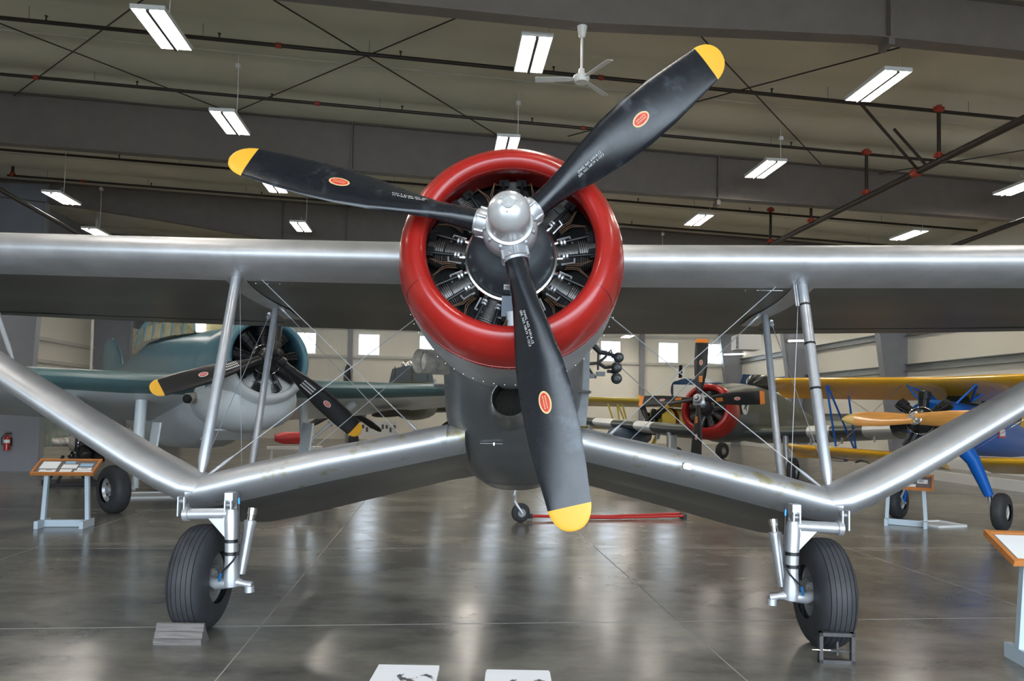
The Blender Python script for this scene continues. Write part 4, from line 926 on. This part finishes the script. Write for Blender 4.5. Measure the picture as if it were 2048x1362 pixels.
for s in (-1, 1):
    fn = lambda i, j: (2 if i in (2, 4) else (1 if j < 14 else 0))
    L_ = -1 if s < 0 else 1
    W_ = wing_loft(S, 'wing', [((s*.3, 1.7, HZ - .78), (s*.3, 4.2, HZ - 1.12)), ((s*1.6, 1.75, HZ - .74), (s*1.6, 4.1, HZ - 1.05)), ((s*2.0, 1.77, HZ - .71), (s*2.0, 4.05, HZ - 1.03)), ((s*2.5, 1.8, HZ - .68), (s*2.5, 4.0, HZ - .98)), ((s*3.2, 1.85, HZ - .64), (s*3.2, 3.9, HZ - .92)), ((s*3.8, 1.9, HZ - .60), (s*3.8, 3.8, HZ - .87)), ((s*5.0, 2.1, HZ - .50), (s*5.0, 3.6, HZ - .7)), ((s*5.25, 2.5, HZ - .5), (s*5.25, 3.1, HZ - .6))], [M_CAMO, M_CAMOG, M_PAPER], .14, fn)
    for k in range(5):
        mb = MB(); x = s*(2.0 + .7*k); mb.loft([[V((x + q*.012, y, z)) for q, y, z in ((-1, 2.3, HZ - .75 + .06*k), (1, 2.3, HZ - .75 + .06*k), (1, 2.6, HZ - .78 + .06*k), (-1, 2.6, HZ - .78 + .06*k))], [V((x + q*.01, y, z)) for q, y, z in ((-1, 2.25, HZ - 1.05 + .06*k), (1, 2.25, HZ - 1.05 + .06*k), (1, 2.45, HZ - 1.05 + .06*k), (-1, 2.45, HZ - 1.05 + .06*k))]]); mb.build('weapon_pylon', M_PAPER, W_)
    mb = MB(); mb.tube([(s*1.5, 1.9, HZ - .8), (s*1.5, 1.95, .9), (s*1.55, 1.9, .33)], [.07, .07, .05], 10); LG = mb.build('landing_gear_leg', M_SILVER, S)
    mb = MB(); mb.box((s*1.35, 1.85, .75), (.03, .45, .75)); mb.build('gear_door', M_PAPER, LG, smooth=False)
    wheel(S, V((s*1.68, 1.9, .34)), (1, 0, 0), .34, .2, .18)
mb = MB(); mb.loft([sec_ring(y, h_, z1, z0, 2.2, 16, x0=-2.9) for y, h_, z1, z0 in ((1.2, .05, HZ - .9, HZ - 1.0), (1.5, .25, HZ - .75, HZ - 1.3), (2.4, .36, HZ - .7, HZ - 1.5), (3.6, .2, HZ - .8, HZ - 1.2), (4, .04, HZ - .9, HZ - 1))]); mb.build('drop_tank', mat('tank_blue', (.06, .085, .12), .4), S)
mb = MB(); mb.loft([[V((x*.06*f, y, z)) for x, y in ((-1, y0), (0, y0 - .12), (1, y0), (.6, y1), (-.6, y1))] for z, y0, y1, f in ((HZ - .7, 10.2, 12.3, 1), (HZ + .4, 11.0, 12.4, .8), (HZ + .9, 11.5, 12.3, .4))]); mb.build('tail_fin', M_CAMO, S)
PS = MB(M2); PS.lathe([(-.14, .12), (-.10, .16), (.0, .16), (.03, .10), (.16, .09), (.17, .04), (.22, .04), (.22, .005)], n=24, cap=True)
for k in range(10): a = 2*pi*k/10; PS.tube([(.16*cos(a), .16*sin(a), -.09), (.16*cos(a), .16*sin(a), -.04)], .03, 6)
PSo = PS.build('propeller', M_SILVER, S)
mb = MB(M2); mb.lathe([(.02, .095), (.15, .09), (.18, .03)], n=20, cap=True); mb.build('hub_dome', M_BLK, PSo)
BS = [(.15, .11, 40, .10), (.35, .19, 34, .07), (.6, .27, 28, .05), (.9, .31, 24, .04), (1.2, .31, 20, .03), (1.38, .31, 18, .025)]
for er, et, on in propeller_blades(PSo, M2, [radians(a) for a in (92, 182, 272, 2)], 1.5, [M_BLK2, M_ORANGE], BS + [(1.40, .31, 17, .02), (1.47, .30, 17, .02), (1.5, .26, 17, .012)], tip=.10, decmats=(M_DECR, M_PAPER), s=1.1):
    mb = MB(M2)
    for kx in range(4): r0 = .42 + kx*.04; mb.quad(on(r0, -.05, .004), on(r0 + .028, -.05, .004), on(r0 + .028, .04, .004), on(r0, .04, .004))
    mb.build('stencil_lettering', M_ORANGE, PSo, smooth=False)

# ---- blue and yellow biplane trainer, right
hw_ = WY(1833, 838, 10.8); R3 = radians(-50)
Y3 = empty('airplane', (hw_.x, hw_.y, 0), R3, 'blue biplane with yellow wings, bare black radial engine and wooden propeller, on the right', 'airplane')
HZ = hw_.z; th3 = radians(8); M3 = frame((0, 0, HZ), (0, -cos(th3), sin(th3)))
mb = MB(); mb.loft([sec_ring(y, h_, z1, z0, e_) for y, h_, z1, z0, e_ in ((.42, .30, HZ + .26, HZ - .32, 2), (.55, .36, HZ + .30, HZ - .44, 2.1), (1.1, .42, HZ + .30, HZ - .54, 2.3), (1.8, .43, HZ + .27, HZ - .58, 2.3), (2.8, .40, HZ + .18, HZ - .62, 2.3), (4.4, .26, HZ - .05, HZ - .68, 2.1), (6.2, .06, HZ - .35, HZ - .68, 2))]); FY = mb.build('fuselage', M_BLUE, Y3, ang=60)
for y in (1.55, 2.35):
    mb = MB(); mb.loft([[V((x*.2, y + yy, HZ + .24 + z)) for x, z in ((-1, 0), (-.6, h_), (.6, h_), (1, 0))] for yy, h_ in ((0, .02), (.14, .22))], closed=False); mb.build('windscreen', M_GLASS, FY, smooth=False)
    mb = MB(); mb.lathe([(0, .2), (.03, .22), (.03, .17), (.02, .01)], frame((0, y + .38, HZ + .23), (0, 0.1, 1)), n=20); mb.build('cockpit_rim', M_BLK, FY)
mb = MB(); mb.box((.425, 2.35, HZ - .2), (.012, .30, .17)); mb.build('side_badge', M_DECR, FY); mb = MB(); mb.box((.432, 2.35, HZ - .2), (.012, .24, .11)); mb.build('side_badge', M_PAPER, FY)
simple_engine(Y3, M3, .50, 7, M_BLK, mat('cyl_dark2', (.03, .03, .03), .35, .4), .20)
PY = MB(M3); PY.lathe([(-.06, .08), (.07, .10), (.08, .09), (.08, .03), (.11, .028), (.11, .002)], n=24, cap=True)
for k in range(8): a = 2*pi*k/8; PY.tube([(.065*cos(a), .065*sin(a), .075), (.065*cos(a), .065*sin(a), .092)], .009, 6)
PYo = PY.build('propeller', M_CHROME, Y3)
for _ in propeller_blades(PYo, M3, [radians(181), radians(1)], 1.12, [M_WOOD, mat('worn_brass', (.50, .36, .12), .35, .3)], [(.0, .22, 60, .13), (.1, .23, 50, .12), (.25, .24, 36, .09), (.5, .26, 24, .06), (.75, .25, 18, .04), (.92, .21, 15, .03), (1.02, .16, 14, .02), (1.09, .08, 15, .014), (1.12, .02, 15, .01)], tip=.26, decal=False, s=.5): pass
for s in (-1, 1):
    e_ = 3.05 if s < 0 else 3.1
    UW = wing_loft(Y3, 'upper_wing', [((s*x, .78 + dx, 2.29 + .02*x), (s*x, 2.05 - dx*1.3, 1.97 + .02*x)) for x, dx in ((0, 0), (.4, 0), (e_ - .55, 0), (e_ - .15, .08), (e_, .32))], M_YW, .12)
    LW = wing_loft(Y3, 'lower_wing', [((s*x, 1.18 + dx, 1.04 + .03*x), (s*x, 2.30 - dx*1.3, .78 + .03*x)) for x, dx in ((.3, 0), (e_ - .65, 0), (e_ - .3, .08), (e_ - .15, .32))], M_YW, .12)
    mb = MB()
    if s < 0: mb.prism([(-.30, -.16), (-.24, -.16), (-.05, .08), (-.05, -.16), (0, -.16), (0, .2), (-.06, .2)], frame((s*1.5, 1.75, .875), (0, -.23, -1), (1, 0, 0)), .004)
    else: mb.prism([(-.2, -.2), (0, .25), (.06, .25), (.06, -.2), (0, -.2), (0, .1), (-.12, -.14)], frame((s*1.1, 1.75, .865), (0, -.23, -1), (1, 0, 0)), .004)
    mb.build('wing_letter', M_INK, LW)
    if s < 0:
        mb = MB(); mb.lathe([(0, .24), (.004, .24), (.004, .18), (0, .18)], frame((s*2.1, 1.75, .895), (0, -.23, -1)), n=28); mb.build('wing_roundel', mat('roundel_blue', (.02, .03, .10), .4), LW)
    x = s*1.85
    for (a, b) in (((x, .95, 2.25), (x, 1.30, 1.15)), ((x, .97, 2.25), (x, 2.05, 1.05)), ((x, 1.75, 2.2), (x, 2.1, 1.03))):
        mb = MB(); mb.tube([a, b], .018, 8); mb.build('interplane_strut', M_BLUE, Y3)
    for (a, b) in (((s*.52, .95, 2.24), (s*.25, .85, HZ + .25)), ((s*.52, 1.65, 2.2), (s*.25, 1.5, HZ + .3)), ((s*.52, .95, 2.24), (s*.25, 1.5, HZ + .3))):
        mb = MB(); mb.tube([a, b], .017, 8); mb.build('cabane_strut', M_BLUE, Y3)
    for (a, b) in (((s*.3, 1.25, 1.15), (x, 1.0, 2.24)), ((x, 1.35, 1.15), (s*.55, .97, 2.26))):
        mb = MB(); mb.tube([a, b], .004, 5); mb.build('flying_wire', M_CHROME, Y3)
    mb = MB(); mb.tube([(s*.28, .95, HZ - .40), (s*.42, 1.02, HZ - .62), (s*.60, 1.12, .52)], [.13, .10, .065], 14); mb.tube([(s*.60, 1.12, .52), (s*.635, 1.15, .30)], .03, 10); LG = mb.build('landing_gear_leg', M_BLUE, Y3)
    mb = MB(); mb.tube([(s*.61, 1.10, .50), (s*.64, 1.05, .38), (s*.64, 1.12, .28)], .02, 8); mb.tube([(s*.62, 1.18, .28), (s*.72, 1.18, .28)], .03, 8); mb.build('torque_link', M_SILVER, LG)
    wheel(Y3, V((s*.745, 1.18, .285)), (1, 0, 0), .285, .19, .125, hubm=mat('hub_pale', (.55, .54, .5), .4, .2))
mb = MB(); mb.loft([[V((x*.03*f, y, z)) for x, y in ((-1, y0), (0, y0 - .1), (1, y0), (.6, y1), (-.6, y1))] for z, y0, y1, f in ((HZ - .5, 4.9, 5.8, 1), (HZ + .3, 5.2, 5.9, .6))]); mb.build('tail_fin', M_YW, Y3)

# ---- yellow biplane far behind
hw_ = WY(1296, 843, 25)
N = empty('airplane', (hw_.x, hw_.y, 0), radians(-62), 'pale yellow biplane with black radial engine, far behind and left of the camouflaged airplane', 'airplane')
HZ = hw_.z; M4 = frame((0, 0, HZ), (0, -1, .12))
mb = MB(); mb.loft([sec_ring(y, h_, HZ + a, HZ - b, 2.1, 20) for y, h_, a, b in ((.3, .4, .42, .42), (.8, .45, .48, .5), (1.7, .42, .45, .5), (3, .3, .3, .5), (4.6, .08, .05, .3))], lambda i, j: 0); FN = mb.build('fuselage', M_YF, N)
mb = MB(); mb.loft([sec_ring(y, .466, HZ + .488, HZ - .515, 2.1, 20) for y in (.85, 1.0)]); mb.build('fuselage_band', mat('band_maroon', (.12, .02, .02), .4), FN)
simple_engine(N, M4, .5, 7, M_BLK, M_BLK, .15)
PN = MB(M4); PN.lathe([(-.05, .08), (.05, .08), (.12, .03)], n=12, cap=True); PN = PN.build('propeller', M_BLK, N)
for _ in propeller_blades(PN, M4, [radians(127), radians(30)], 1.15, [M_BLK2, M_YEL], [(.05, .1, 50, .1), (.4, .2, 36, .05), (.9, .22, 24, .03), (1.0, .2, 20, .02), (1.12, .13, 18, .02), (1.15, .03, 18, .01)], tip=.2, decal=False): pass
mb = MB(); p0, p1 = WY(1140, 797, 26), WY(1392, 806, 24.5)
MI = Matrix.Translation(V((hw_.x, hw_.y, 0))) @ Matrix.Rotation(radians(-62), 4, 'Z'); MI.invert()
d = V((.25, .95, -.10))
mb = MB(MI); mb.loft([foil_ring(p0 + V((0, 0, .02)), p0 + d*1.5 - V((0, 0, .1)), .16), foil_ring(p1, p1 + d*1.5, .16)]); mb.build('upper_wing', mat('wing_gold', (.42, .32, .05), .3), N)
for (x0, y0, x1, y1) in ((1216, 808, 1228, 845), (1234, 808, 1240, 850), (1244, 808, 1256, 850), (1236, 810, 1252, 848)):
    mb = MB(MI); mb.tube([WY(x0, y0, 25.6), WY(x1, y1, 25.8)], .03, 6); mb.build('interplane_strut', M_YF, N)
mb = MB(MI); q0, q1 = WY(1150, 850, 25.8), WY(1330, 858, 24.7); mb.loft([foil_ring(q0, q0 + d*1.4, .14), foil_ring(q1, q1 + d*1.4, .14)]); mb.build('lower_wing', M_YF, N)
mb = MB(); mb.tube([(-.3, .7, HZ - .4), (-.7, .6, .3)], .06, 8); mb.tube([(.3, .7, HZ - .4), (.7, .6, .3)], .06, 8); LG = mb.build('landing_gear_leg', M_YF, N)
for s in (-1, 1): wheel(N, V((s*.75, .6, .3)), (1, 0, 0), .3, .18, .13)

# ---- navy blue aircraft near the back right corner
hw_ = WY(1352, 772, 28.5)
K = empty('airplane', (hw_.x, hw_.y, 0), radians(-60), 'navy blue airplane near the back wall, its back showing above the smaller red cowling', 'airplane')
HZ = hw_.z; M_NAVY = mat('navy', (.02, .06, .13), .3)
mb = MB(); mb.loft([sec_ring(y, h_, HZ + a, HZ - b, 2.2, 20) for y, h_, a, b in ((0, .3, .2, .5), (.4, .55, .32, 1.3), (2, .55, .3, 1.2), (3.4, .3, .1, .9), (4.5, .08, -.0, .4))]); mb.build('fuselage', M_NAVY, K)
mb = MB(); mb.loft([[V((x*.05, y, z)) for x, y in ((-1, y0), (1, y0), (1, y1), (-1, y1))] for z, y0, y1 in ((HZ - .1, 3.3, 4.4), (HZ + .62, 3.7, 4.2))]); mb.build('tail_fin', M_NAVY, K)
mb = MB(); mb.loft([[V((.12*cos(t) , .9*0 + y, HZ + .33 + z)) for t in (0, 2, 4)] for y, z in ((.2, .0), (.22, .5))]); mb.build('propeller_blade', M_BLK, K)
for s in (-1, 1):
    mb = MB(); mb.tube([(s*1.0, 1.4, HZ - .8), (s*1.0, 1.4, .3)], .06, 8); LG = mb.build('landing_gear_leg', M_SILVER, K); wheel(K, V((s*1.1, 1.4, .32)), (1, 0, 0), .32, .2, .15)
wing_loft(K, 'wing', [((-1.5, 1.1, HZ - .8), (-1.5, 2.4, HZ - .9)), ((1.5, 1.1, HZ - .8), (1.5, 2.4, HZ - .9))], M_NAVY, .12)

# ---- dark transport seen nose-on, left of centre
hw_ = WY(822, 797, 23)
D = empty('airplane', (hw_.x, hw_.y, 0), radians(3), 'dark olive airplane seen nose-on near the back wall, its cockpit windows above the bomber wing', 'airplane')
HZ = hw_.z
mb = MB(); mb.loft([sec_ring(y, h_, HZ + a, HZ - b, 2.2, 28) for y, h_, a, b in ((-.9, .12, .0, .2), (-.6, .45, .30, .45), (0, .70, .55, .62), (1.0, .82, .72, .7), (3, .85, .95, .7), (7, .6, .8, .5), (11, .1, .6, 0))]); FD = mb.build('fuselage', M_OLIVE, D)
mb = MB(); mb.loft([[V((x*hh, y, HZ + z)) for x, z in ((-1, .45), (-.86, .93), (-.3, 1.03), (.3, 1.03), (.86, .93), (1, .45))] for hh, y in ((.72, .05), (.70, .9))] ); mb.build('windshield', M_GLASS, FD, smooth=False)
mb = MB()
for x in (-.56, -.02, .02, .5): mb.tube([(x*.95, .02, HZ + 1.0), (x, -.02, HZ + .5)], .02, 5)
mb.tube([(-.7, 0, HZ + .5), (0, -.12, HZ + .52), (.7, 0, HZ + .5)], .025, 5); mb.build('window_frame', M_OLIVE, FD)
mb = MB(); mb.ball((-.3, 1.2, HZ + 1.12), .16, 0, 12, 8); mb.ball((-.05, 1.3, HZ + 1.14), .18, 0, 12, 8); mb.box((.25, 1.5, HZ + 1.15), (.4, .3, .2)); mb.build('roof_fairing', M_CHROME, FD)
wing_loft(D, 'wing', [((-7, 2.2, HZ - .1), (-7, 3.6, HZ - .2)), ((0, 1.8, HZ - .3), (0, 4.4, HZ - .45)), ((4.8, 2.1, HZ - .15), (4.8, 3.8, HZ - .25))], M_OLIVE, .14)
for s, px, py in ((-1, 690, 815), (1, 960, 815)):
    q = WY(px, py, 23.5) - V((hw_.x, hw_.y, 0)); q = Matrix.Rotation(radians(-3), 3, 'Z') @ q
    Mn = frame(q, (0, -1, .05)); mb = MB(Mn); mb.lathe([(-.3, .40), (-.1, .42), (-.05, .46), (-.15, .58), (-.5, .62), (-1.6, .5), (-2.5, .3)], n=24); mb.lathe([(-.3, .41), (-.31, .01)], n=20); NC = mb.build('engine_nacelle', M_OLIVE, D)
    PD = MB(Mn); PD.lathe([(-.1, .09), (.05, .09), (.12, .03)], n=12, cap=True); PD = PD.build('propeller', M_BLK, D)
    for _ in propeller_blades(PD, Mn, [radians(a) for a in (88, 208, 328)], 1.42, [M_BLK2, M_YEL], [(.08, .12, 50, .1), (.5, .22, 36, .06), (1.0, .24, 26, .03), (1.3, .16, 22, .02), (1.4, .08, 20, .01), (1.42, .02, 20, .01)], tip=.10, decal=False): pass
    mb = MB(); c = q + V((0, .9, -.5)); mb.tube([c, V((c.x, c.y, .35))], .07, 8); LG = mb.build('landing_gear_leg', M_CHROME, D); wheel(D, V((c.x + .18, c.y, .42)), (1, 0, 0), .42, .25, .2)

# ================================================================ DISPLAY OBJECTS
def info_stand(px, py, Yd, rz, w_, tilt, label, boardz, depth=.34, leg=True, cards=(), toe=0):
    b = G(px, py) if Yd is None else V((WY(px, py, Yd).x, Yd, 0))
    r = empty('info_stand', b, rz, label, 'information stand', 'information stands beside the airplanes')
    Rm = Matrix.Rotation(tilt, 4, 'X'); Mt = Matrix.Translation((0, 0, boardz)) @ Rm
    mb = MB(Mt); mb.box((0, 0, 0), (w_, depth, .02)); BD = mb.build('sign_board', M_BOARD, r, smooth=False)
    mb = MB(Mt); t = .028
    for s in (-1, 1): mb.box((s*(w_/2 + t/2 - .004), 0, .006), (t, depth + 2*t, .042)); mb.box((0, s*(depth/2 + t/2 - .004), .006), (w_, t, .042))
    mb.build('board_frame', M_FRAMEW, BD, smooth=False)
    for (x, y, a, h_, m) in cards:
        mb = MB(Mt); mb.box((x*w_, y*depth, .013), (a*w_, h_*depth, .004)); mb.build('info_card', m, BD, smooth=False)
    if leg:
        for s in (-1, 1):
            mb = MB(); mb.tube([(s*w_*.34, .02, boardz - .04), (s*w_*.38, .02, .10)], .036, 4); mb.build('leg', M_LBLUE, r, smooth=False)
            mb = MB(); mb.box((s*w_*.38, 0, .05), (.05, .34, .10)); mb.build('foot', M_LBLUE, r, smooth=False)
        mb = MB(); mb.box((0, .02, .05), (w_*.76, .045, .09)); mb.build('stretcher', M_LBLUE, r, smooth=False)
        mb = MB(Mt); mb.box((0, 0, -.025), (w_*.8, .05, .035)); mb.build('board_support', M_LBLUE, r, smooth=False)
    return r
CARDS = ((-.30, .12, .30, .55, M_PAPER), (.02, .33, .17, .18, M_PAPERB), (.05, .02, .26, .30, M_PAPER), (-.28, -.35, .28, .2, M_PAPER), (.03, -.32, .2, .22, M_PAPER), (.32, .14, .22, .24, M_PAPERB), (.33, -.18, .24, .2, M_PAPER), (.33, -.38, .3, .13, M_PAPER), (-.26, -.30, .1, .07, M_INK), (.33, -.15, .12, .06, M_INK))
info_stand(129, 1054, None, .12, .74, radians(32), 'wood-framed information board on a pale blue stand, left below the bomber wing', .80, .28, cards=CARDS)
info_stand(1812, 1052, None, -.55, .70, radians(24), 'wood-framed information board on a pale blue stand before the blue biplane', .68, .40, cards=((-.1, .3, .6, .22, M_PAPER), (-.15, .02, .5, .2, M_PAPER), (-.1, -.3, .6, .2, M_PAPER), (.32, .05, .2, .3, M_PAPER), (.30, .06, .09, .16, M_INK)))
info_stand(2172, 1335, None, -.10, 1.06, radians(22), 'wood-framed information board at the right edge of the photo, nearest one', .78, .34, cards=((0, 0, .95, .9, M_PAPER), (.1, -.1, .5, .4, M_PAPERB)))
# two white sheets on low stands right in front of the camera
M_SPK = mat('speckled_sheet', (.78, .80, .84), .5, scale=9, col2=(.05, .05, .06), var=.02, thr=(.60, .63), detail=9)
for (xa, xb, y0, lab, d0) in ((757, 879, 1335, 'white printed sheet with dark speckles at the bottom edge, left of the two', 0), (972, 1099, 1344, 'white rounded tray card with a dark picture at the bottom edge, right of the two', 1)):
    P0, P1 = WZ(xa, y0, .92), WZ(xb, y0 - (2 if not d0 else 0), .92); c = (P0 + P1)/2; wd = (P1 - P0).length
    r = empty('display_pedestal', (c.x, c.y - .12, 0), 0, lab, 'display stand')
    mb = MB(); hw = wd/2
    pts = [(-hw, .12), (-hw*1.05, -.14), (hw*1.05, -.14), (hw, .12)] if not d0 else [(-hw*.96, .12), (-hw, .108), (-hw*1.03, -.14), (hw*1.03, -.14), (hw, .108), (hw*.96, .12)]
    mb.prism(pts, Matrix.Translation((0, 0, .92)), .012); mb.build('printed_card', M_SPK, r, smooth=False)
    mb = MB(); mb.box((0, -.02, .90), (wd*.9, .2, .02)); mb.build('card_tray', M_WHITE, r, smooth=False)
    mb = MB(); mb.tube([(0, 0, .89), (0, 0, .02)], .022, 12); mb.lathe([(0, .15), (.015, .15), (.03, .03)], n=28, cap=True); mb.build('pole', M_BLK, r)

# radial engine on a stand, far left
ec = WY(135, 884, 15.0)
r = empty('display_engine', (ec.x, ec.y, 0), radians(-48), 'weathered dark radial engine on a stand, left below the bomber wing', 'engine')
Me = frame((0, 0, ec.z), (0, -1, 0)); OC = mat('old_case', (.05, .045, .048), .6, .1, var=.3, scale=8); OY = mat('old_cyl', (.04, .034, .03), .55, .3, var=.4, scale=12)
simple_engine(r, Me, .56, 9, OC, OY, .2)
simple_engine(r, Me @ Matrix.Translation((0, 0, -.28)) @ Matrix.Rotation(radians(20), 4, 'Z'), .56, 9, OC, OY, .2)
mb = MB(Me); mb.lathe([(.30, .05), (.28, .08), (.0, .09), (-.1, .2)], n=16, cap=True); mb.build('propeller_shaft', M_RUST, r)
mb = MB(); 
for s in (-1, 1): mb.tube([(s*.35, 0, ec.z - .3), (s*.42, -.25, .04)], .035, 6); mb.tube([(s*.35, .1, ec.z - .3), (s*.42, .45, .04)], .035, 6)
mb.box((0, .1, .04), (1.0, .9, .07)); mb.box((0, .05, ec.z - .42), (.8, .12, .1)); mb.build('engine_stand', M_BLACK, r, smooth=False)
# fire extinguisher on the column
q = WB(14, 884, 18.7); r = empty('fire_extinguisher', q, 0, 'red fire extinguisher hanging on the grey column at the left edge', 'fire extinguisher')
mb = MB(); mb.lathe([(-.20, .01), (-.20, .07), (.08, .075), (.13, .055), (.16, .025), (.18, .025)], n=20, cap=True); mb.build('cylinder_body', M_COWLRED, r)
mb = MB(); mb.box((.02, 0, .20), (.14, .03, .03)); mb.box((.03, 0, .235), (.13, .025, .015)); mb.tube([(-.03, -.03, .19), (-.1, -.05, .1), (-.085, -.05, -.08)], .012, 6); mb.build('valve_handle', M_BLK, r)
mb = MB(); mb.lathe([(-.02, .0765), (.06, .0765)], n=20, a0=pi, a1=2*pi); mb.build('instruction_label', M_PAPER, r)
mb = MB(); mb.box((0, .09, .0), (.05, .12, .2)); mb.build('wall_bracket', M_BLK, r)
# wall heater
q = WY(1492, 686, 30); r = empty('wall_heater', q, 0, 'white box heater high on the right rear wall under the wing', 'heater')
mb = MB(); mb.box((0, 0, 0), (1.0, .8, .62)); mb.build('casing', M_WHITE, r, bevel=.02, smooth=False)
mb = MB()
for k in range(9): mb.box((-.49, -.415, -.25 + .06*k), (.10, .04, .025))
mb.build('louvre_grille', M_BLK, r, smooth=False, kind='stuff')
mb = MB()
for s_ in (-.4, .4): mb.tube([(s_, 0, .3), (s_, 0, ROOFZ(13) - q.z)], .012, 6)
mb.build('hanger_rod', M_PIPE, r)
# white partition, posters, painting
q0, q1 = WY(1347, 795, 27.4), WY(1395, 770, 27.4)
mb = MB(); mb.box(((q0.x + q1.x)/2, 27.4, (q1.z)/2), ((q1.x - q0.x), .12, q1.z)); tag(mb.build('partition_board', M_WHITE, smooth=False), 'white partition panel left of the red cowling, below the navy airplane', 'partition')
q = WY(750, 857, 31.5); r = empty('poster_board', (q.x, q.y, 0), 0, 'white board of small photographs near the back wall, under the bomber wing', 'display board')
mb = MB(); mb.box((0, 0, q.z), (1.9, .05, .62)); BD = mb.build('panel', M_PAPER, r, smooth=False)
for k in range(11): mb = MB(); mb.box((-.85 + .17*k, -.03, q.z + (.08 if k % 3 else -.05)), (.10, .012, .16 + .04*(k % 2))); mb.build('photograph', M_INK, BD, smooth=False)
for s in (-.85, .85): mb = MB(); mb.box((s, 0, (q.z - .3)/2), (.05, .05, q.z - .3)); mb.build('leg', M_COLUMN, r, smooth=False)
q = WY(90, 862, 19.5); r = empty('wall_painting', (q.x, q.y, 0), radians(60), 'pale blue sky painting on a panel at the far left, behind the display engine', 'painting')
mb = MB(); mb.box((0, 0, q.z), (1.7, .05, .85)); mb.build('canvas', mat('painting_sky', (.28, .42, .42), .5, var=.3, scale=3, col2=(.55, .60, .50)), r, smooth=False)
for s in (-.8, .8): mb = MB(); mb.box((s, 0.04, (q.z - .4)/2), (.06, .05, q.z - .3)); mb.build('leg', M_BLK, r, smooth=False)
# drip trays on the floor
for (x, y, sx, sy, lab) in ((292, 992, 1.1, .8, 'flat white drip tray on the floor right of the bomber wheel'), (1878, 1050, .55, .5, 'flat white sheet on the floor beside the right information stand')):
    q = G(x, y); mb = MB(Matrix.Rotation(.3, 4, 'Z')); mb.box((0, 0, .006), (sx, sy, .012)); 
    for s in (-1, 1): mb.box((s*sx/2, 0, .018), (.02, sy, .036)); mb.box((0, s*sy/2, .018), (sx, .02, .036))
    o = mb.build('drip_tray', M_PAPER, smooth=False); o.location = q; tag(o, lab, 'tray')
# yellow-tipped practice torpedo on a cart under the bomber
q = WY(590, 876, 16.5); r = empty('torpedo_cart', (q.x, q.y, 0), radians(20), 'red and white finned cylinder on a low cart behind the left lower wing', 'cart')
mb = MB(frame((0, 0, q.z), (1, .1, 0))); mb.lathe([(-.45, .02), (-.44, .08), (-.25, .14), (.1, .14), (.4, .11), (.42, .01)], n=20, mi=lambda i, j: 0 if i < 3 else 1, cap=True); mb.build('shell', [mat('shell_red', (.5, .03, .03), .4), M_PAPER], r)
mb = MB(); mb.box((0, 0, q.z - .22), (1.2, .35, .06)); mb.build('cart_bed', M_GIRT, r, smooth=False)
for sx in (-.5, .5):
    mb = MB(); mb.box((sx, 0, (q.z - .25)/2 + .04), (.05, .3, q.z - .30)); mb.build('leg', M_GIRT, r, smooth=False)
